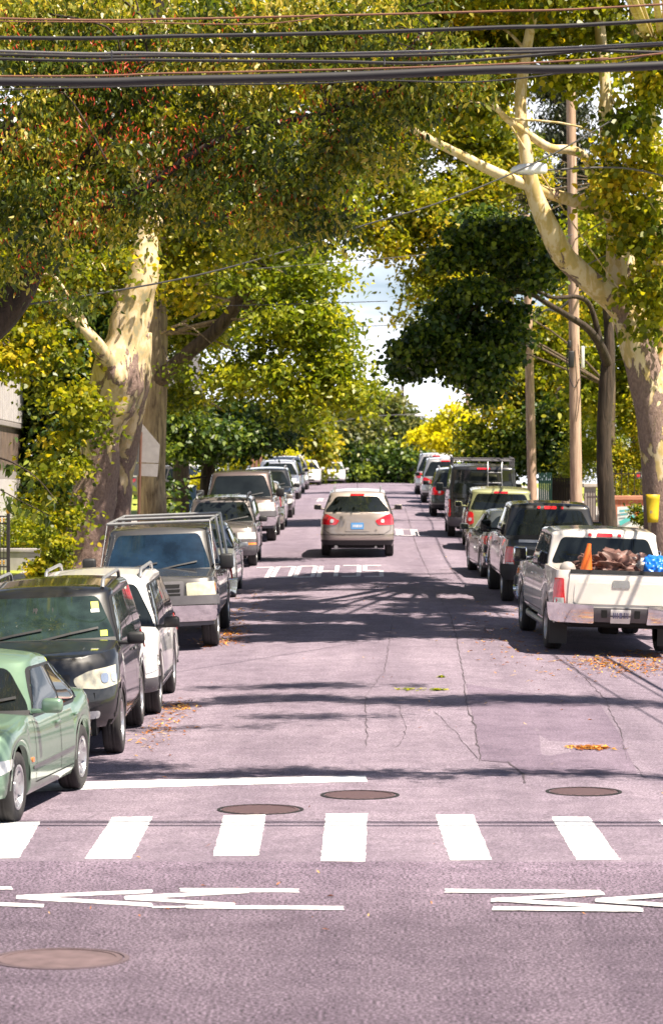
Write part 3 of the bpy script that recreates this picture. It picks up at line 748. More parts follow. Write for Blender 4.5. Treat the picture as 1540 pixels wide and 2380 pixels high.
# bark
def bark_syc(name, zmid, zspan, bias=0.0, cols=[(.46, (.70, .55, .36)), (.54, (.56, .41, .20)), (.62, (.38, .33, .20))]):
    m, t, b = nodes(name); v = coords(t, (1, 1, .42))
    f = noise(t, 2.3, 8, v, .6, .5); fb = noise(t, 5.5, 6, v, .65, .3); fine = noise(t, 24, 5, coords(t, (1, 1, .5)), .7)
    sx = N(t, 'SeparateXYZ'); t.links.new(coords(t), sx.inputs[0])
    mr = N(t, 'MapRange'); mr.inputs['From Min'].default_value = zmid - zspan; mr.inputs['From Max'].default_value = zmid + zspan
    mr.inputs['To Min'].default_value = .17 + bias; mr.inputs['To Max'].default_value = -.17 + bias
    t.links.new(sx.outputs['Z'], mr.inputs['Value'])
    ad = N(t, 'Math', operation='ADD'); t.links.new(f, ad.inputs[0]); t.links.new(mr.outputs[0], ad.inputs[1])
    cream = ramp(t, fb, cols)
    brown = ramp(t, fine, [(.3, (.16, .10, .085)), (.7, (.36, .25, .21))])
    k = ramp(t, ad.outputs[0], [(.53, (0, 0, 0)), (.538, (1, 1, 1))])
    t.links.new(mix(t, k, cream, brown), b.inputs['Base Color']); b.inputs['Roughness'].default_value = .8
    hb = N(t, 'Math', operation='MULTIPLY_ADD'); t.links.new(k, hb.inputs[0]); t.links.new(fine, hb.inputs[1]); hb.inputs[2].default_value = 0
    s2 = N(t, 'Math', operation='ADD'); t.links.new(k, s2.inputs[0]); t.links.new(hb.outputs[0], s2.inputs[1])
    bump(t, b, s2.outputs[0], .9, .04); return m
def bark_ridged(name, lo, hi, sc=7):
    m, t, b = nodes(name); v = coords(t, (sc, sc, sc * .14)); f = noise(t, 1.6, 7, v, .6, .8); f2 = noise(t, .8, 4, coords(t))
    c = ramp(t, f, [(.32, lo), (.62, hi)]); c = mix(t, .35, c, ramp(t, f2, [(.35, (.5, .5, .45)), (.65, (1, 1, 1))]), 'MULTIPLY')
    t.links.new(c, b.inputs['Base Color']); b.inputs['Roughness'].default_value = .9; bump(t, b, f, 1.0, .05); return m
BARK_SYC = bark_syc('sycamore_bark', 4.4, 3.0, .0)
BARK_SYC2 = bark_syc('sycamore_bark_pale', 4.6, 4.2, .01, [(.47, (.70, .57, .37)), (.54, (.58, .42, .17)), (.62, (.50, .38, .16))])
BARK_ASH = bark_ridged('ridged_bark', (.15, .10, .07), (.56, .43, .27))
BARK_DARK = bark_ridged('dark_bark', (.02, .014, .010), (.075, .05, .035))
BARK_MID = bark_ridged('brown_bark', (.05, .035, .025), (.17, .12, .08))
# leaves
def leafmat(name, stops, trans=.35, tcol=1.5, rough=.42):
    m = bpy.data.materials.new(name); m.use_nodes = True; t = m.node_tree; b = t.nodes['Principled BSDF']; out = t.nodes['Material Output']
    a = N(t, 'Attribute'); a.attribute_name = 'tint'
    c = ramp(t, a.outputs['Fac'], stops)
    t.links.new(c, b.inputs['Base Color']); b.inputs['Roughness'].default_value = rough; b.inputs['Specular IOR Level'].default_value = .45
    tr = N(t, 'BsdfTranslucent'); k = mix(t, 1.0, c, (tcol, tcol * 1.0, tcol * .35), 'MULTIPLY'); t.links.new(k, tr.inputs['Color'])
    ms = N(t, 'MixShader'); ms.inputs[0].default_value = trans
    t.links.new(b.outputs[0], ms.inputs[1]); t.links.new(tr.outputs[0], ms.inputs[2]); t.links.new(ms.outputs[0], out.inputs['Surface'])
    MAT[name] = m; return m
LEAF = {
 'zelkova': leafmat('dark_green_glossy_leaves', [(0, (.03, .05, .012)), (.4, (.10, .14, .02)), (.75, (.29, .29, .03)), (1, (.58, .46, .10))], .42, rough=.33),
 'syc': leafmat('yellow_green_leaves', [(0, (.06, .09, .008)), (.45, (.19, .215, .014)), (.8, (.42, .38, .02)), (1, (.66, .48, .04))], .48),
 'green': leafmat('mid_green_leaves', [(0, (.05, .085, .008)), (.5, (.19, .24, .014)), (1, (.52, .48, .03))], .45),
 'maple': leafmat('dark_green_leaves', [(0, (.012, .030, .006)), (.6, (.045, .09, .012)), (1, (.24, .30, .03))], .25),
 'yellow': leafmat('bright_yellow_leaves', [(0, (.25, .27, .01)), (.6, (.62, .56, .01)), (1, (.80, .70, .03))], .5),
 'far': leafmat('far_green_leaves', [(0, (.05, .075, .03)), (.6, (.12, .14, .045)), (1, (.28, .26, .07))], .35),
 'spruce': leafmat('spruce_needles', [(0, (.012, .02, .010)), (.6, (.035, .045, .018)), (1, (.12, .10, .03))], .1),
 'fruit': leafmat('red_fruit', [(0, (.45, .02, .012)), (1, (.80, .09, .04))], .3),
 'litter': leafmat('dry_leaf_litter', [(0, (.20, .05, .01)), (.5, (.48, .16, .02)), (.8, (.62, .30, .04)), (1, (.60, .42, .12))], .05),
}

# ---------------------------------------------------------------- setting: ground, roads, kerbs
def sheet(name, xs, ys, dz, mat, kind='structure', follow=True, sidewall=0):
    V = []; F = []
    for y in ys:
        for x in xs: V.append((x, y, (G(x, y) if follow else g(y)) + dz))
    n = len(xs)
    for j in range(len(ys) - 1):
        for i in range(n - 1): F.append((j * n + i, j * n + i + 1, (j + 1) * n + i + 1, (j + 1) * n + i))
    o = mesh_obj(name, V, F, mat, None, 180); o['kind'] = kind; return o
sheet('ground', [-320, -60, 60, 320], list(range(-110, 0, 20)) + list(range(0, 330, 6)) + list(range(340, 890, 30)), -.32, GRASS)
XR = [-5.0 + i * 10.4 / 12 for i in range(13)]
sheet('road', XR, [28 + i * 1.0 for i in range(0, 293)], 0, ASPH)
sheet('junction', [-90, -30, -12] + XR + [12, 30, 90], [24.2, 25, 26, 27, 28], 0, ASPH)
sheet('cross_street', [-90, -30, -12] + XR + [12, 30, 90], [-60, -20, 0, 10, 14, 18, 20, 22, 23, 24.2], 0, ASPH2)
def slab(name, x0, x1, y0, y1, top, mat, step=2.0, depth=.5):
    ys = list(np.arange(y0, y1, step)) + [y1]; V = []; F = []
    for y in ys:
        z = G(5.2, y) + top
        V += [(x0, y, z - depth), (x0, y, z), (x1, y, z), (x1, y, z - depth)]
    for j in range(len(ys) - 1):
        a = j * 4
        for k in range(4): F.append((a + k, a + (k + 1) % 4, a + 4 + (k + 1) % 4, a + 4 + k))
    F.append((0, 1, 2, 3)); e = (len(ys) - 1) * 4; F.append((e + 3, e + 2, e + 1, e))
    o = mesh_obj(name, V, F, mat); o['kind'] = 'structure'; return o
for nm, s in (('left', -1), ('right', 1)):
    k0 = 5.0 if s < 0 else 5.4
    def sl(name, a, b, top, mat, y0=31, y1=320): slab(name, min(s * a, s * b), max(s * a, s * b), y0, y1, top, mat)
    sl('kerb', k0 + .002, k0 + .16, .13, KERB)
    sl('verge', k0 + .162, k0 + 1.2, .125, SOIL)
    sl('sidewalk', k0 + 1.202, k0 + 2.9, .14, CONC)
    sl('lawn', k0 + 2.902, k0 + 60, .13, GRASS)
def gpoly(name, polys, mat, dz=.004, follow=True):
    bm = bmesh.new()
    for poly in polys:
        bm.faces.new([bm.verts.new((p[0], p[1], G(p[0], p[1]) + dz)) for p in poly])
    o = bm_obj(name, bm, mat); o['kind'] = 'structure'; return o
def wob(poly, a=.02, seg=.18):
    out = []
    for i in range(len(poly)):
        p, q = Vector(poly[i]), Vector(poly[(i + 1) % len(poly)]); n = max(1, int((q - p).length / seg))
        for j in range(n):
            r = p.lerp(q, j / n); out.append((r.x + random.uniform(-a, a), r.y + random.uniform(-a, a)))
    return out
def px_poly(pts): return [(h.x, h.y) for h in (hit(*p) for p in pts)]
bars = [[(-10, 1912), (95, 1910), (45, 1995), (-60, 1997)], [(262, 1900), (355, 1900), (305, 1997), (198, 1997)], [(520, 1897), (618, 1895), (600, 1990), (495, 1991)],
        [(757, 1893), (853, 1892), (848, 2004), (745, 2003)], [(1012, 1895), (1100, 1895), (1142, 2000), (1045, 2001)], [(1280, 1900), (1368, 1900), (1440, 1999), (1340, 2000)],
        [(1528, 1907), (1625, 1907), (1720, 2000), (1615, 2000)]]
gpoly('crosswalk', [wob(px_poly(b), .007, .06) for b in bars], PAINTW)
gpoly('stop_line', [wob(px_poly([(90, 1822), (200, 1818), (520, 1810), (848, 1804), (852, 1817), (520, 1826), (138, 1838), (85, 1841)]), .015)], PAINTW)
def cpx(x, y): return (x * .52, 1786.4 + y * .52)
def dpx(x, y): return (739.2 + x * .52, 1540 + y * .52)
def stroke(a, b, w=3.8, taper=1.0):
    (x0, y0), (x1, y1) = a, b
    return px_poly([(x0, y0 - w), (x1, y1 - w * taper), (x1, y1 + w * taper), (x0, y0 + w)])
st = [stroke(cpx(805, 545), cpx(1335, 549)), stroke(cpx(75, 577), cpx(680, 551)), stroke(cpx(75, 578), cpx(680, 613)), stroke(cpx(560, 582), cpx(1110, 553)),
      stroke(cpx(560, 583), cpx(1050, 612)), stroke(cpx(830, 622), cpx(1535, 628), 3.8), stroke(cpx(0, 612), cpx(200, 618)), stroke(cpx(-40, 540), cpx(55, 540), 3),
      stroke(cpx(680, 625), cpx(830, 624), 1.6),
      stroke(dpx(567, 1025), dpx(1260, 1031)), stroke(dpx(770, 1068), dpx(1275, 1038)), stroke(dpx(800, 1066), dpx(1440, 1108)), stroke(dpx(780, 1105), dpx(1445, 1113), 3.8),
      stroke(dpx(1240, 1069), dpx(1620, 1042)), stroke(dpx(1240, 1071), dpx(1620, 1096))]
for i, p in enumerate(st): pass
bm = bmesh.new()
for i, poly in enumerate(st):
    poly = wob(poly, .009, .09)
    bm.faces.new([bm.verts.new((p[0], p[1], g(p[1]) + .004 + .0006 * i)) for p in poly])
o = bm_obj('road_lettering', bm, PAINTW); o['kind'] = 'structure'
# SCHOOL, painted for the oncoming lane and the near lane
GL = {'S': [((1, 0), (1, 1), (0, 1), (0, .5), (1, .5), (1, 0), (0, 0))], 'C': [((1, 1), (0, 1), (0, 0), (1, 0))], 'H': [((0, 0), (0, 1)), ((1, 0), (1, 1)), ((0, .5), (1, .5))],
      'O': [((0, 0), (0, 1), (1, 1), (1, 0), (0, 0))], 'L': [((0, 1), (0, 0), (1, 0))]}
GL['S'] = [((1, 1), (0, 1), (0, .5), (1, .5), (1, 0), (0, 0))]
def road_word(word, x0, y0, w, h, flip, mat, name):
    bm = bmesh.new(); n = len(word); cw = w / (n + (n - 1) * .35); tw = .10; th_ = .30; k = 0
    for i, ch in enumerate(word):
        bx = i * cw * 1.35
        for ln in GL[ch]:
            for (a, b) in zip(ln[:-1], ln[1:]):
                ax, ay, bx2, by = bx + a[0] * cw, a[1] * h, bx + b[0] * cw, b[1] * h
                if abs(ay - by) < 1e-6: q = [(min(ax, bx2), ay - th_ / 2), (max(ax, bx2), ay - th_ / 2), (max(ax, bx2), ay + th_ / 2), (min(ax, bx2), ay + th_ / 2)]
                else: q = [(ax - tw / 2, min(ay, by)), (ax + tw / 2, min(ay, by)), (ax + tw / 2, max(ay, by)), (ax - tw / 2, max(ay, by))]
                pts = [(x0 + (w - u if flip else u), y0 + (h - v if flip else v)) for u, v in q]
                bm.faces.new([bm.verts.new((p[0], p[1], G(*p) + .004 + .0007 * (k % 9))) for p in pts]); k += 1
    o = bm_obj(name, bm, mat); o['kind'] = 'structure'; return o
road_word('SCHOOL', -2.7, 65.5, 2.9, 4.2, True, PAINTO, 'school_marking')
road_word('SCHOOL', -.9, 85.0, 2.5, 4.0, False, PAINTO, 'school_marking')
road_word('SCHOOL', -2.5, 118.0, 2.6, 5.0, True, PAINTO, 'school_marking')
# cracks and the repaired trench
def crack(pts, w=.02, dz=.005):
    P = [hit(*p) for p in pts]; out = []
    for a, b in zip(P[:-1], P[1:]):
        n = max(2, int((b - a).length / .25))
        for j in range(n): out.append(a.lerp(b, j / n) + Vector((random.uniform(-.018, .018), 0, 0)))
    out.append(P[-1]); bm = bmesh.new(); prev = None
    for i, p in enumerate(out):
        ww = w * random.uniform(.1, .7); z = G(p.x, p.y) + dz
        q = (bm.verts.new((p.x - ww / 2, p.y, z)), bm.verts.new((p.x + ww / 2, p.y + .01, z)))
        if prev: bm.faces.new((prev[0], prev[1], q[1], q[0]))
        prev = q
    return bm
for i, (pts, w) in enumerate([([(905, 1480), (893, 1560), (850, 1620), (852, 1720), (848, 1740)], .022), ([(925, 1640), (945, 1690), (930, 1730), (895, 1750)], .014),
                 ([(1045, 1430), (1062, 1490), (1078, 1585), (1085, 1640), (1103, 1690), (1115, 1770), (1180, 1771)], .03), ([(1180, 1771), (1215, 1800), (1218, 1822)], .05),
                 ([(1310, 1525), (1370, 1590), (1405, 1625), (1440, 1700), (1452, 1760), (1500, 1810)], .022), ([(920, 1390), (905, 1480)], .015),
                 ([(1010, 1370), (1045, 1430)], .02), ([(985, 1310), (1000, 1340)], .03), ([(965, 1265), (985, 1310)], .03), ([(940, 1180), (965, 1265)], .04),
                 ([(1010, 1655), (1055, 1700), (1110, 1765)], .012)]):
    o = bm_obj('road_crack', crack(pts, w), CRACK); o['kind'] = 'structure'
PATCHM = asphalt('asphalt_patch', (.175, .143, .178), (.145, .117, .15), 52, .5)
gpoly('road_patch', [px_poly([(1082, 1590), (1300, 1625), (1395, 1640), (1440, 1710), (1480, 1800), (1215, 1800), (1180, 1774), (1117, 1768), (1103, 1690)])], PATCHM, .0035)
# manhole covers
def manhole(px, py, r, mat, label):
    c = hit(px, py); tr = thing('manhole_cover', label, 'manhole cover', (c.x, c.y, G(c.x, c.y)), (math.atan(slope(c.y)), 0, 0))
    bm = bmesh.new(); lathe(bm, [(r, -.02), (r, .006), (r * .9, .009), (r * .9, .004), (0, .004)], 48); bm_obj('lid', bm, mat, tr)
    bm = bmesh.new(); lathe(bm, [(r + .045, -.02), (r + .045, .006), (r + .012, .007), (r + .01, -.02)], 48); bm_obj('rim_ring', bm, M['well'] if mat is IRON else simple('manhole_ring', (.10, .07, .08), .8), tr)
manhole(836, 1849, .34, IRON, 'round dark red iron manhole cover just past the end of the stop line')
manhole(605, 1882, .36, IRON, 'flat dark manhole cover above the third crosswalk bar, below the stop line')
manhole(1355, 1841, .33, IRON, 'rusty manhole cover alone on the right, in front of the white pickup')
manhole(140, 2230, .40, IRON2, 'pale brown manhole cover in the near lane at the lower left')
# ---------------------------------------------------------------- vehicles
PT = {
 'green': paint('paint_sage_green', (.17, .27, .19), .45), 'black': paint('paint_black', (.010, .010, .011), .2, .3, .05), 'white': paint('paint_white', (.74, .72, .70), .0, .35, .1),
 'grey': paint('paint_dark_grey', (.075, .072, .072), .5, .35, .25), 'silver': paint('paint_silver', (.42, .42, .43), .7), 'gold': paint('paint_grey_brown', (.15, .13, .125), .5, .4, .35),
 'brown': paint('paint_brown', (.13, .095, .085), .5, .35, .35), 'tan': paint('paint_tan', (.30, .27, .24), .5), 'silverblue': paint('paint_silver_blue', (.40, .42, .48), .7),
 'champ': paint('paint_champagne', (.47, .40, .36), .6, .33, .08), 'cream': paint('paint_cream_white', (.75, .70, .64), .05, .35, .08), 'lime': paint('paint_pale_lime', (.31, .32, .155), .35),
 'darkgrn': paint('paint_dark_grey_green', (.09, .10, .095), .6), 'palegrey': paint('paint_pale_grey', (.5, .49, .5), .6), 'burg': paint('paint_grey_lilac', (.26, .24, .27), .6)}
def put(px, py, side, sp, **kw):
    """px, py: where the near outer tyre edge meets the road; side -1 = parked on the left facing us, +1 = parked on the right facing away."""
    s = dict(DEF); s.update(sp); h = hit(px, py)
    return h.x + side * s['W'] / 2, h.y + s['wb'] / 2
# left row, from the near end
SED = dict(kind='sedan', Lr=.75, nr=2.3, L=4.42, W=1.76, H=1.43, wb=2.68, fo=.80, wd=.645, sill=.2, hood=.84, nose=.66, cowl=.93, belt=.90, tail=.95, ws0=1.25, ws1=2.05, bl0=.75, bl1=1.45, Wr=.70, hl='sedan', tl='sedan', rim='seven', nf=2.6, blackmirror=0, pillars=(2.62, 3.3), roofcrown=.05)
a = R(172.1); fx, fy = -math.sin(a), math.cos(a); fw = hit(43, 1905); cx = fw.x - .86 - fx * 1.34 + 0; cyy = fw.y - fy * 1.34
root, low, cab, q = car('parked_sedan', 'sage green sedan at the near left corner, cut off by the frame', 'sedan', SED, cx, cyy, -1, PT['green'], 'cars parked along the left kerb', 0, -6.8, 2)
for sg in (1, -1):
    P = low.side(sg); patch('side_marker', M['amber'], root, [(q['yF'] - 1.24, .50), (q['yF'] - 1.32, .50), (q['yF'] - 1.32, .545), (q['yF'] - 1.24, .545)], P, (sg, 0, 0), .01, .01, .2, .02)
    patch('rub_strip', M['grey_cladding'], root, [(q['yF'] - 1.3, .43), (q['yR'] + 1.4, .45), (q['yR'] + 1.4, .48), (q['yF'] - 1.3, .465)], P, (sg, 0, 0), .01, .01, .3, .01)
ML = dict(L=4.64, W=1.86, H=1.82, wb=2.82, fo=.84, wd=.73, sill=.30, hood=1.16, nose=1.07, cowl=1.23, belt=1.13, tail=1.14, Lf=.6, ws0=1.12, ws1=1.78, bl0=.06, bl1=.4, Wr=.80, rack='rails', pillars=(2.45, 3.4), nf=2.2, rim='five', lens='yellow_lens')
x, y = put(292, 1748, -1, ML)
root, low, cab, q = car('parked_suv', 'glossy black SUV with yellow windshield stickers behind the green sedan', 'SUV', ML, x, y, -1, PT['black'], 'cars parked along the left kerb', -2.2, 0, 2, glass='glass_green')
P = cab.end(1)
patch('sticker', M['sticker_yellow'], root, [(-.66, 1.55), (-.57, 1.55), (-.57, 1.63), (-.66, 1.63)], P, (0, 1, .5), .012, .004, .2, 0)
patch('sticker', M['sticker_white'], root, [(-.66, 1.515), (-.56, 1.515), (-.56, 1.55), (-.66, 1.55)], P, (0, 1, .5), .013, .004, .2, 0)
patch('sticker', M['sticker_yellow'], root, [(-.72, 1.26), (-.64, 1.26), (-.64, 1.32), (-.72, 1.32)], P, (0, 1, .5), .012, .004, .2, 0)
patch('rear_view_mirror', M['black'], root, [(-.12, 1.52), (.12, 1.52), (.12, 1.59), (-.12, 1.59)], P, (0, 1, .5), .009, .002, .2, .02)
for sg in (1, -1):
    for dx in (.12, .27):
        patch('lamp_reflector', M['chrome'], root, [(sg * (q['fq'] - dx - .17), q['nose'] - .235), (sg * (q['fq'] - dx - .06), q['nose'] - .235), (sg * (q['fq'] - dx - .06), q['nose'] - .13), (sg * (q['fq'] - dx - .17), q['nose'] - .13)], q['eF'], (0, 1, 0), .014, .004, .1, .05)
RAV = dict(L=4.57, W=1.84, H=1.70, wb=2.66, fo=.93, wd=.72, sill=.27, hood=.98, nose=.86, cowl=1.08, belt=1.02, tail=1.05, ws0=1.0, ws1=1.85, bl0=.06, bl1=.5, Wr=.76, rack='rails', lowgrey=.16, pillars=(2.5, 3.45), nf=2.3, blackmirror=1)
x, y = put(378, 1656, -1, RAV)
car('parked_suv', 'white SUV with silver roof rails behind the glossy black SUV', 'SUV', RAV, x, y, -1, PT['white'], 'cars parked along the left kerb', -1.5, 0, 2)
FP = dict(kind='pickup', L=5.8, W=2.0, H=1.88, wb=3.55, fo=.95, wd=.79, ww=.26, sill=.44, hood=1.14, nose=1.09, cowl=1.19, belt=1.16, tail=1.2, ws0=1.45, ws1=2.1, bl0=2.05, bl1=2.25, Wr=.80, hl='pickup', tl='truck', darkgrille=1, rack='ladder', pillars=(2.75,), nf=3.6, Lf=.3, rim='five', roofcrown=.04, bumpF=None, lens='yellow_lens')
x, y = put(512, 1500, -1, FP)
root, low, cab, q = car('parked_pickup', 'dark grey pickup with a silver ladder rack and square headlights', 'pickup truck', FP, x, y, -1, PT['grey'], 'cars parked along the left kerb', -2.2, 0, 2, glass='glass_blue')
CIV = dict(kind='sedan', L=4.45, W=1.74, H=1.45, wb=2.62, fo=.88, wd=.62, sill=.19, hood=.86, nose=.68, cowl=.97, belt=.92, tail=1.0, ws0=1.05, ws1=1.95, bl0=.6, bl1=1.3, Wr=.70, hl='sedan', tl='sedan', pillars=(2.55,), blackmirror=0)
x, y = put(551, 1387, -1, CIV)
car('parked_sedan', 'low silver sedan tucked behind the grey rack pickup', 'sedan', CIV, x, y, -1, PT['silver'], 'cars parked along the left kerb', -1, 0, 1, glass='glass_green')
FOR = dict(L=4.4, W=1.73, H=1.62, wb=2.52, fo=.9, wd=.68, sill=.26, hood=.98, nose=.88, cowl=1.03, belt=1.0, tail=1.02, ws0=1.15, ws1=1.75, bl0=.05, bl1=.35, Wr=.80, hl='boxy', rack='rails', pillars=(2.35, 3.3), nf=3.4, Lf=.3, lowgrey=.14)
x, y = put(599, 1314, -1, FOR)
car('parked_suv', 'boxy grey brown wagon with amber lights in a grey bumper', 'SUV', FOR, x, y, -1, PT['gold'], 'cars parked along the left kerb', -1, 0, 1)
TIT = dict(FP); TIT.update(W=2.02, H=1.93, wb=3.5, rack=None, darkgrille=0, lens='clear_lens', L=5.7, hood=1.18, nose=1.12, belt=1.18, tail=1.22, pillars=(2.7, 3.4), bl0=1.7, bl1=1.9)
x, y = put(643, 1256, -1, TIT)
car('parked_pickup', 'dusty brown pickup with a chrome grille and dark windshield', 'pickup truck', TIT, x, y, -1, PT['brown'], 'cars parked along the left kerb', -1.5, 0, 1)
x, y = put(662, 1231, -1, CIV)
car('parked_sedan', 'tan car mostly hidden behind the brown pickup', 'car', CIV, x, y, -1, PT['tan'], 'cars parked along the left kerb', 0, 0, 1)
S2 = dict(L=4.6, W=1.82, H=1.66, wb=2.65, hl='suv', rack='rails', pillars=(2.5, 3.4), wd=.68, sill=.25)
for (px, py, pm, H, lab) in ((681, 1203, 'black', 1.66, 'black SUV with a pitch dark windshield past the brown pickup'),
                             (697, 1160, 'silverblue', 1.62, 'silver blue SUV right behind the black one on the left'),
                             (706, 1147, 'palegrey', 1.72, 'light grey SUV in the far left row, second from the crest end'),
                             (716, 1138, 'burg', 1.85, 'tall grey lilac van nearest the crest in the left row')):
    sp = dict(S2); sp['H'] = H
    if H > 1.8: sp.update(kind='van', rack=None, W=1.9, tail=1.1, belt=1.1, cowl=1.1, ws0=.8, ws1=1.5)
    x, y = put(px, py, -1, sp)
    car('parked_suv' if H < 1.8 else 'parked_van', lab, 'SUV' if H < 1.8 else 'van', sp, x, y, -1, PT[pm], 'cars parked along the left kerb', -1, 0, 1 if px < 690 else 0)
car('parked_sedan', 'bright white car at the far end of the left row', 'car', dict(CIV, H=1.5), -3.9, 176, -1, PT['white'], 'cars parked along the left kerb', 0, 0, 0)
car('oncoming_car', 'small white car coming over the crest of the hill', 'car', dict(CIV, H=1.55, W=1.8), -2.75, 205, -1, PT['white'], None, 0, 0, 0, glass='glass_blue')
# driving away in the middle
ROG = dict(L=4.66, W=1.80, H=1.62, wb=2.69, fo=.93, wd=.68, sill=.26, hood=.98, nose=.8, cowl=1.05, belt=1.02, tail=1.06, ws0=1.0, ws1=1.9, bl0=.22, bl1=.72, Wr=.74, Lr=.45, nr=2.9, rack='rails', pillars=(2.5, 3.4), tl='suv', plateR='plate_blue', blackmirror=0)
hl_ = hit(746, 1293); hr_ = hit(915, 1293)
root, low, cab, q = car('driving_suv', 'champagne silver SUV driving away up the middle of the street', 'SUV', ROG, (hl_.x + hr_.x) / 2, hl_.y + 1.34, 1, PT['champ'], None, 0, 0, 2)
bm = bmesh.new(); tube(bm, [(-.52, q['yR'] + .02, .26), (-.52, q['yR'] + .3, .27)], .045, 14); bm_obj('exhaust_pipe', bm, M['steel'], root, 60); bm = bmesh.new(); tube(bm, [(.45, q['yR'] + .06, .26), (.45, q['yR'] + .3, .27)], .03, 12); bm_obj('exhaust_pipe', bm, M['steel'], root, 60)
bm = bmesh.new(); tube(bm, [(0, q['yR'] + .9, 1.62), (0, q['yR'] + .82, 1.8)], .006, 6); bm_obj('antenna', bm, M['black'], root)
bm = bmesh.new(); strip(bm, [(-.36, 1.10), (-.05, 1.085), (.04, 1.10)], cab.end(-1), (0, -1, .4), .02, .02); bm_obj('rear_wiper', bm, M['black'], root)
# right row, from the near end
GMC = dict(FP); GMC.update(rack=None, blackmirror=2, W=2.03, H=1.87, wb=3.64, fo=.95, L=5.85, sill=.46, bumpR='chrome', pillars=(2.75, 3.35), bl0=1.85, bl1=2.1, Wr=.82, chromehandle=1, tail=1.30, belt=1.2, cowl=1.22, hood=1.16, rim='six')
x, y = put(1261, 1506, 1, GMC)
root, low, cab, q = car('parked_pickup', 'cream white pickup with an orange cone in its open bed', 'pickup truck', GMC, x, y, 1, PT['cream'], 'cars parked along the right kerb', 1.8, 3.3, 2)
WP = (x, y, root, q)
for sg in (1, -1):
    bm = bmesh.new(); tube(bm, [(sg * .93, q['ws0'] - .1, .38), (sg * .95, q['ws0'] - .3, .36), (sg * .95, q['bl0'] + .1, .36), (sg * .93, q['bl0'], .37)], .05, 10); bm_obj('running_board', bm, M['steel'], root, 60)
    bm = bmesh.new(); box(bm, (sg * .85, -1.82 - .47, .33), (.28, .02, .42)); bm_obj('mud_flap', bm, M['black'], root)
RAM = dict(FP); RAM.update(rack=None, W=2.02, H=1.90, wb=3.57, L=5.8, tail=1.24, belt=1.2, cowl=1.22, pillars=(2.75, 3.35), bl0=1.85, bl1=2.15, bumpR='black', Wr=.76, capm='steel')
x, y = put(1161, 1396, 1, RAM)
car('parked_pickup', 'black pickup parked ahead of the cream white one', 'pickup truck', RAM, x, y, 1, PT['black'], 'cars parked along the right kerb', 1.2, 1.8, 1)
R3 = dict(CIV, H=1.47, rim='seven', tl='sedan', wd=.64)
x, y = put(1112, 1340, 1, R3)
car('parked_sedan', 'dark grey sedan squeezed between the black pickup and the lime hatchback', 'sedan', R3, x, y, 1, PT['darkgrn'], 'cars parked along the right kerb', 1, 4, 1)
SOUL = dict(L=4.1, W=1.79, H=1.62, wb=2.55, fo=.80, wd=.66, sill=.24, hood=.98, nose=.85, cowl=1.05, belt=1.02, tail=1.02, ws0=.95, ws1=1.5, bl0=.12, bl1=.35, Wr=.84, tl='tall', hl='suv', pillars=(2.1, 3.0), blackmirror=0)
x, y = put(1079, 1277, 1, SOUL)
car('parked_hatchback', 'pale lime hatchback with tall red lamps in front of the black van', 'hatchback', SOUL, x, y, 1, PT['lime'], 'cars parked along the right kerb', 1, 0, 1)
VAN = dict(kind='van', L=4.9, W=1.95, H=2.06, wb=3.0, fo=.85, wd=.69, sill=.28, hood=1.08, nose=.92, cowl=1.2, belt=1.2, tail=1.22, ws0=.85, ws1=1.7, bl0=.04, bl1=.12, Wr=.90, tl='van', rack='basket', pillars=(2.0, 3.2), lowgrey=.12, roofcrown=.03, greybump=1)
x, y = put(1038, 1246, 1, VAN)
car('parked_van', 'tall black van with a roof rack and a rear ladder', 'van', VAN, x, y, 1, PT['black'], 'cars parked along the right kerb', .8, 0, 1)
for (px, py, pm, H, lab) in ((999, 1199, 'darkgrn', 1.62, 'dark grey hatchback parked just past the black rack van'),
                             (978, 1168, 'silver', 1.74, 'silver SUV in the right row, second from the crest end'),
                             (964, 1149, 'palegrey', 1.82, 'pale grey SUV farthest up the right row')):
    sp = dict(S2, H=H); x, y = put(px, py, 1, sp)
    car('parked_suv', lab, 'SUV', sp, x, y, 1, PT[pm], 'cars parked along the right kerb', .5, 0, 1 if px > 990 else 0)
car('parked_car', 'dark car standing in the driveway behind the left row', 'car', dict(CIV, H=1.5), -7.6, 121, -1, PT['gold'], None, 0, 60, 0)

# ---------------------------------------------------------------- load in the open bed
x0, y0, prt, q = WP
bz = prt.location.z + .90; byy = y0 + q['yR']
def rest(name, label, cat, bm, mat, smooth=60):
    o = bm_obj(name, bm, mat, None, smooth); return tag(o, label, cat)
ORG = simple('cone_orange', (.80, .16, .02), .5)
cn = thing('traffic_cone', 'orange traffic cone leaning in the bed of the cream pickup', 'traffic cone', (x0 - .42, byy + .65, bz + .0), (R(-3), R(7), 0))
bm = bmesh.new(); lathe(bm, [(.15, .03), (.14, .06), (.085, .40), (.035, .70), (.032, .735), (.0, .735)], 20); bm_obj('cone_body', bm, ORG, cn, 40)
bm = bmesh.new(); box(bm, (0, 0, .015), (.36, .36, .03), bev=.01); bm_obj('cone_base', bm, ORG, cn)
def blob(c, r, seed, amp=.18, fr=2.2, n=4):
    bm = bmesh.new(); bmesh.ops.create_icosphere(bm, subdivisions=n, radius=1.0)
    from mathutils import noise as mn
    for v in bm.verts:
        p = v.co.copy(); d = mn.fractal(p * fr + Vector((seed, 0, 0)), 1.0, 2.0, 4) * amp + abs(mn.noise(p * fr * 2.2 + Vector((0, seed, 0)))) * amp * .8
        v.co = Vector((c[0] + p.x * r[0] * (1 + d), c[1] + p.y * r[1] * (1 + d), c[2] + p.z * r[2] * (1 + d)))
    return bm
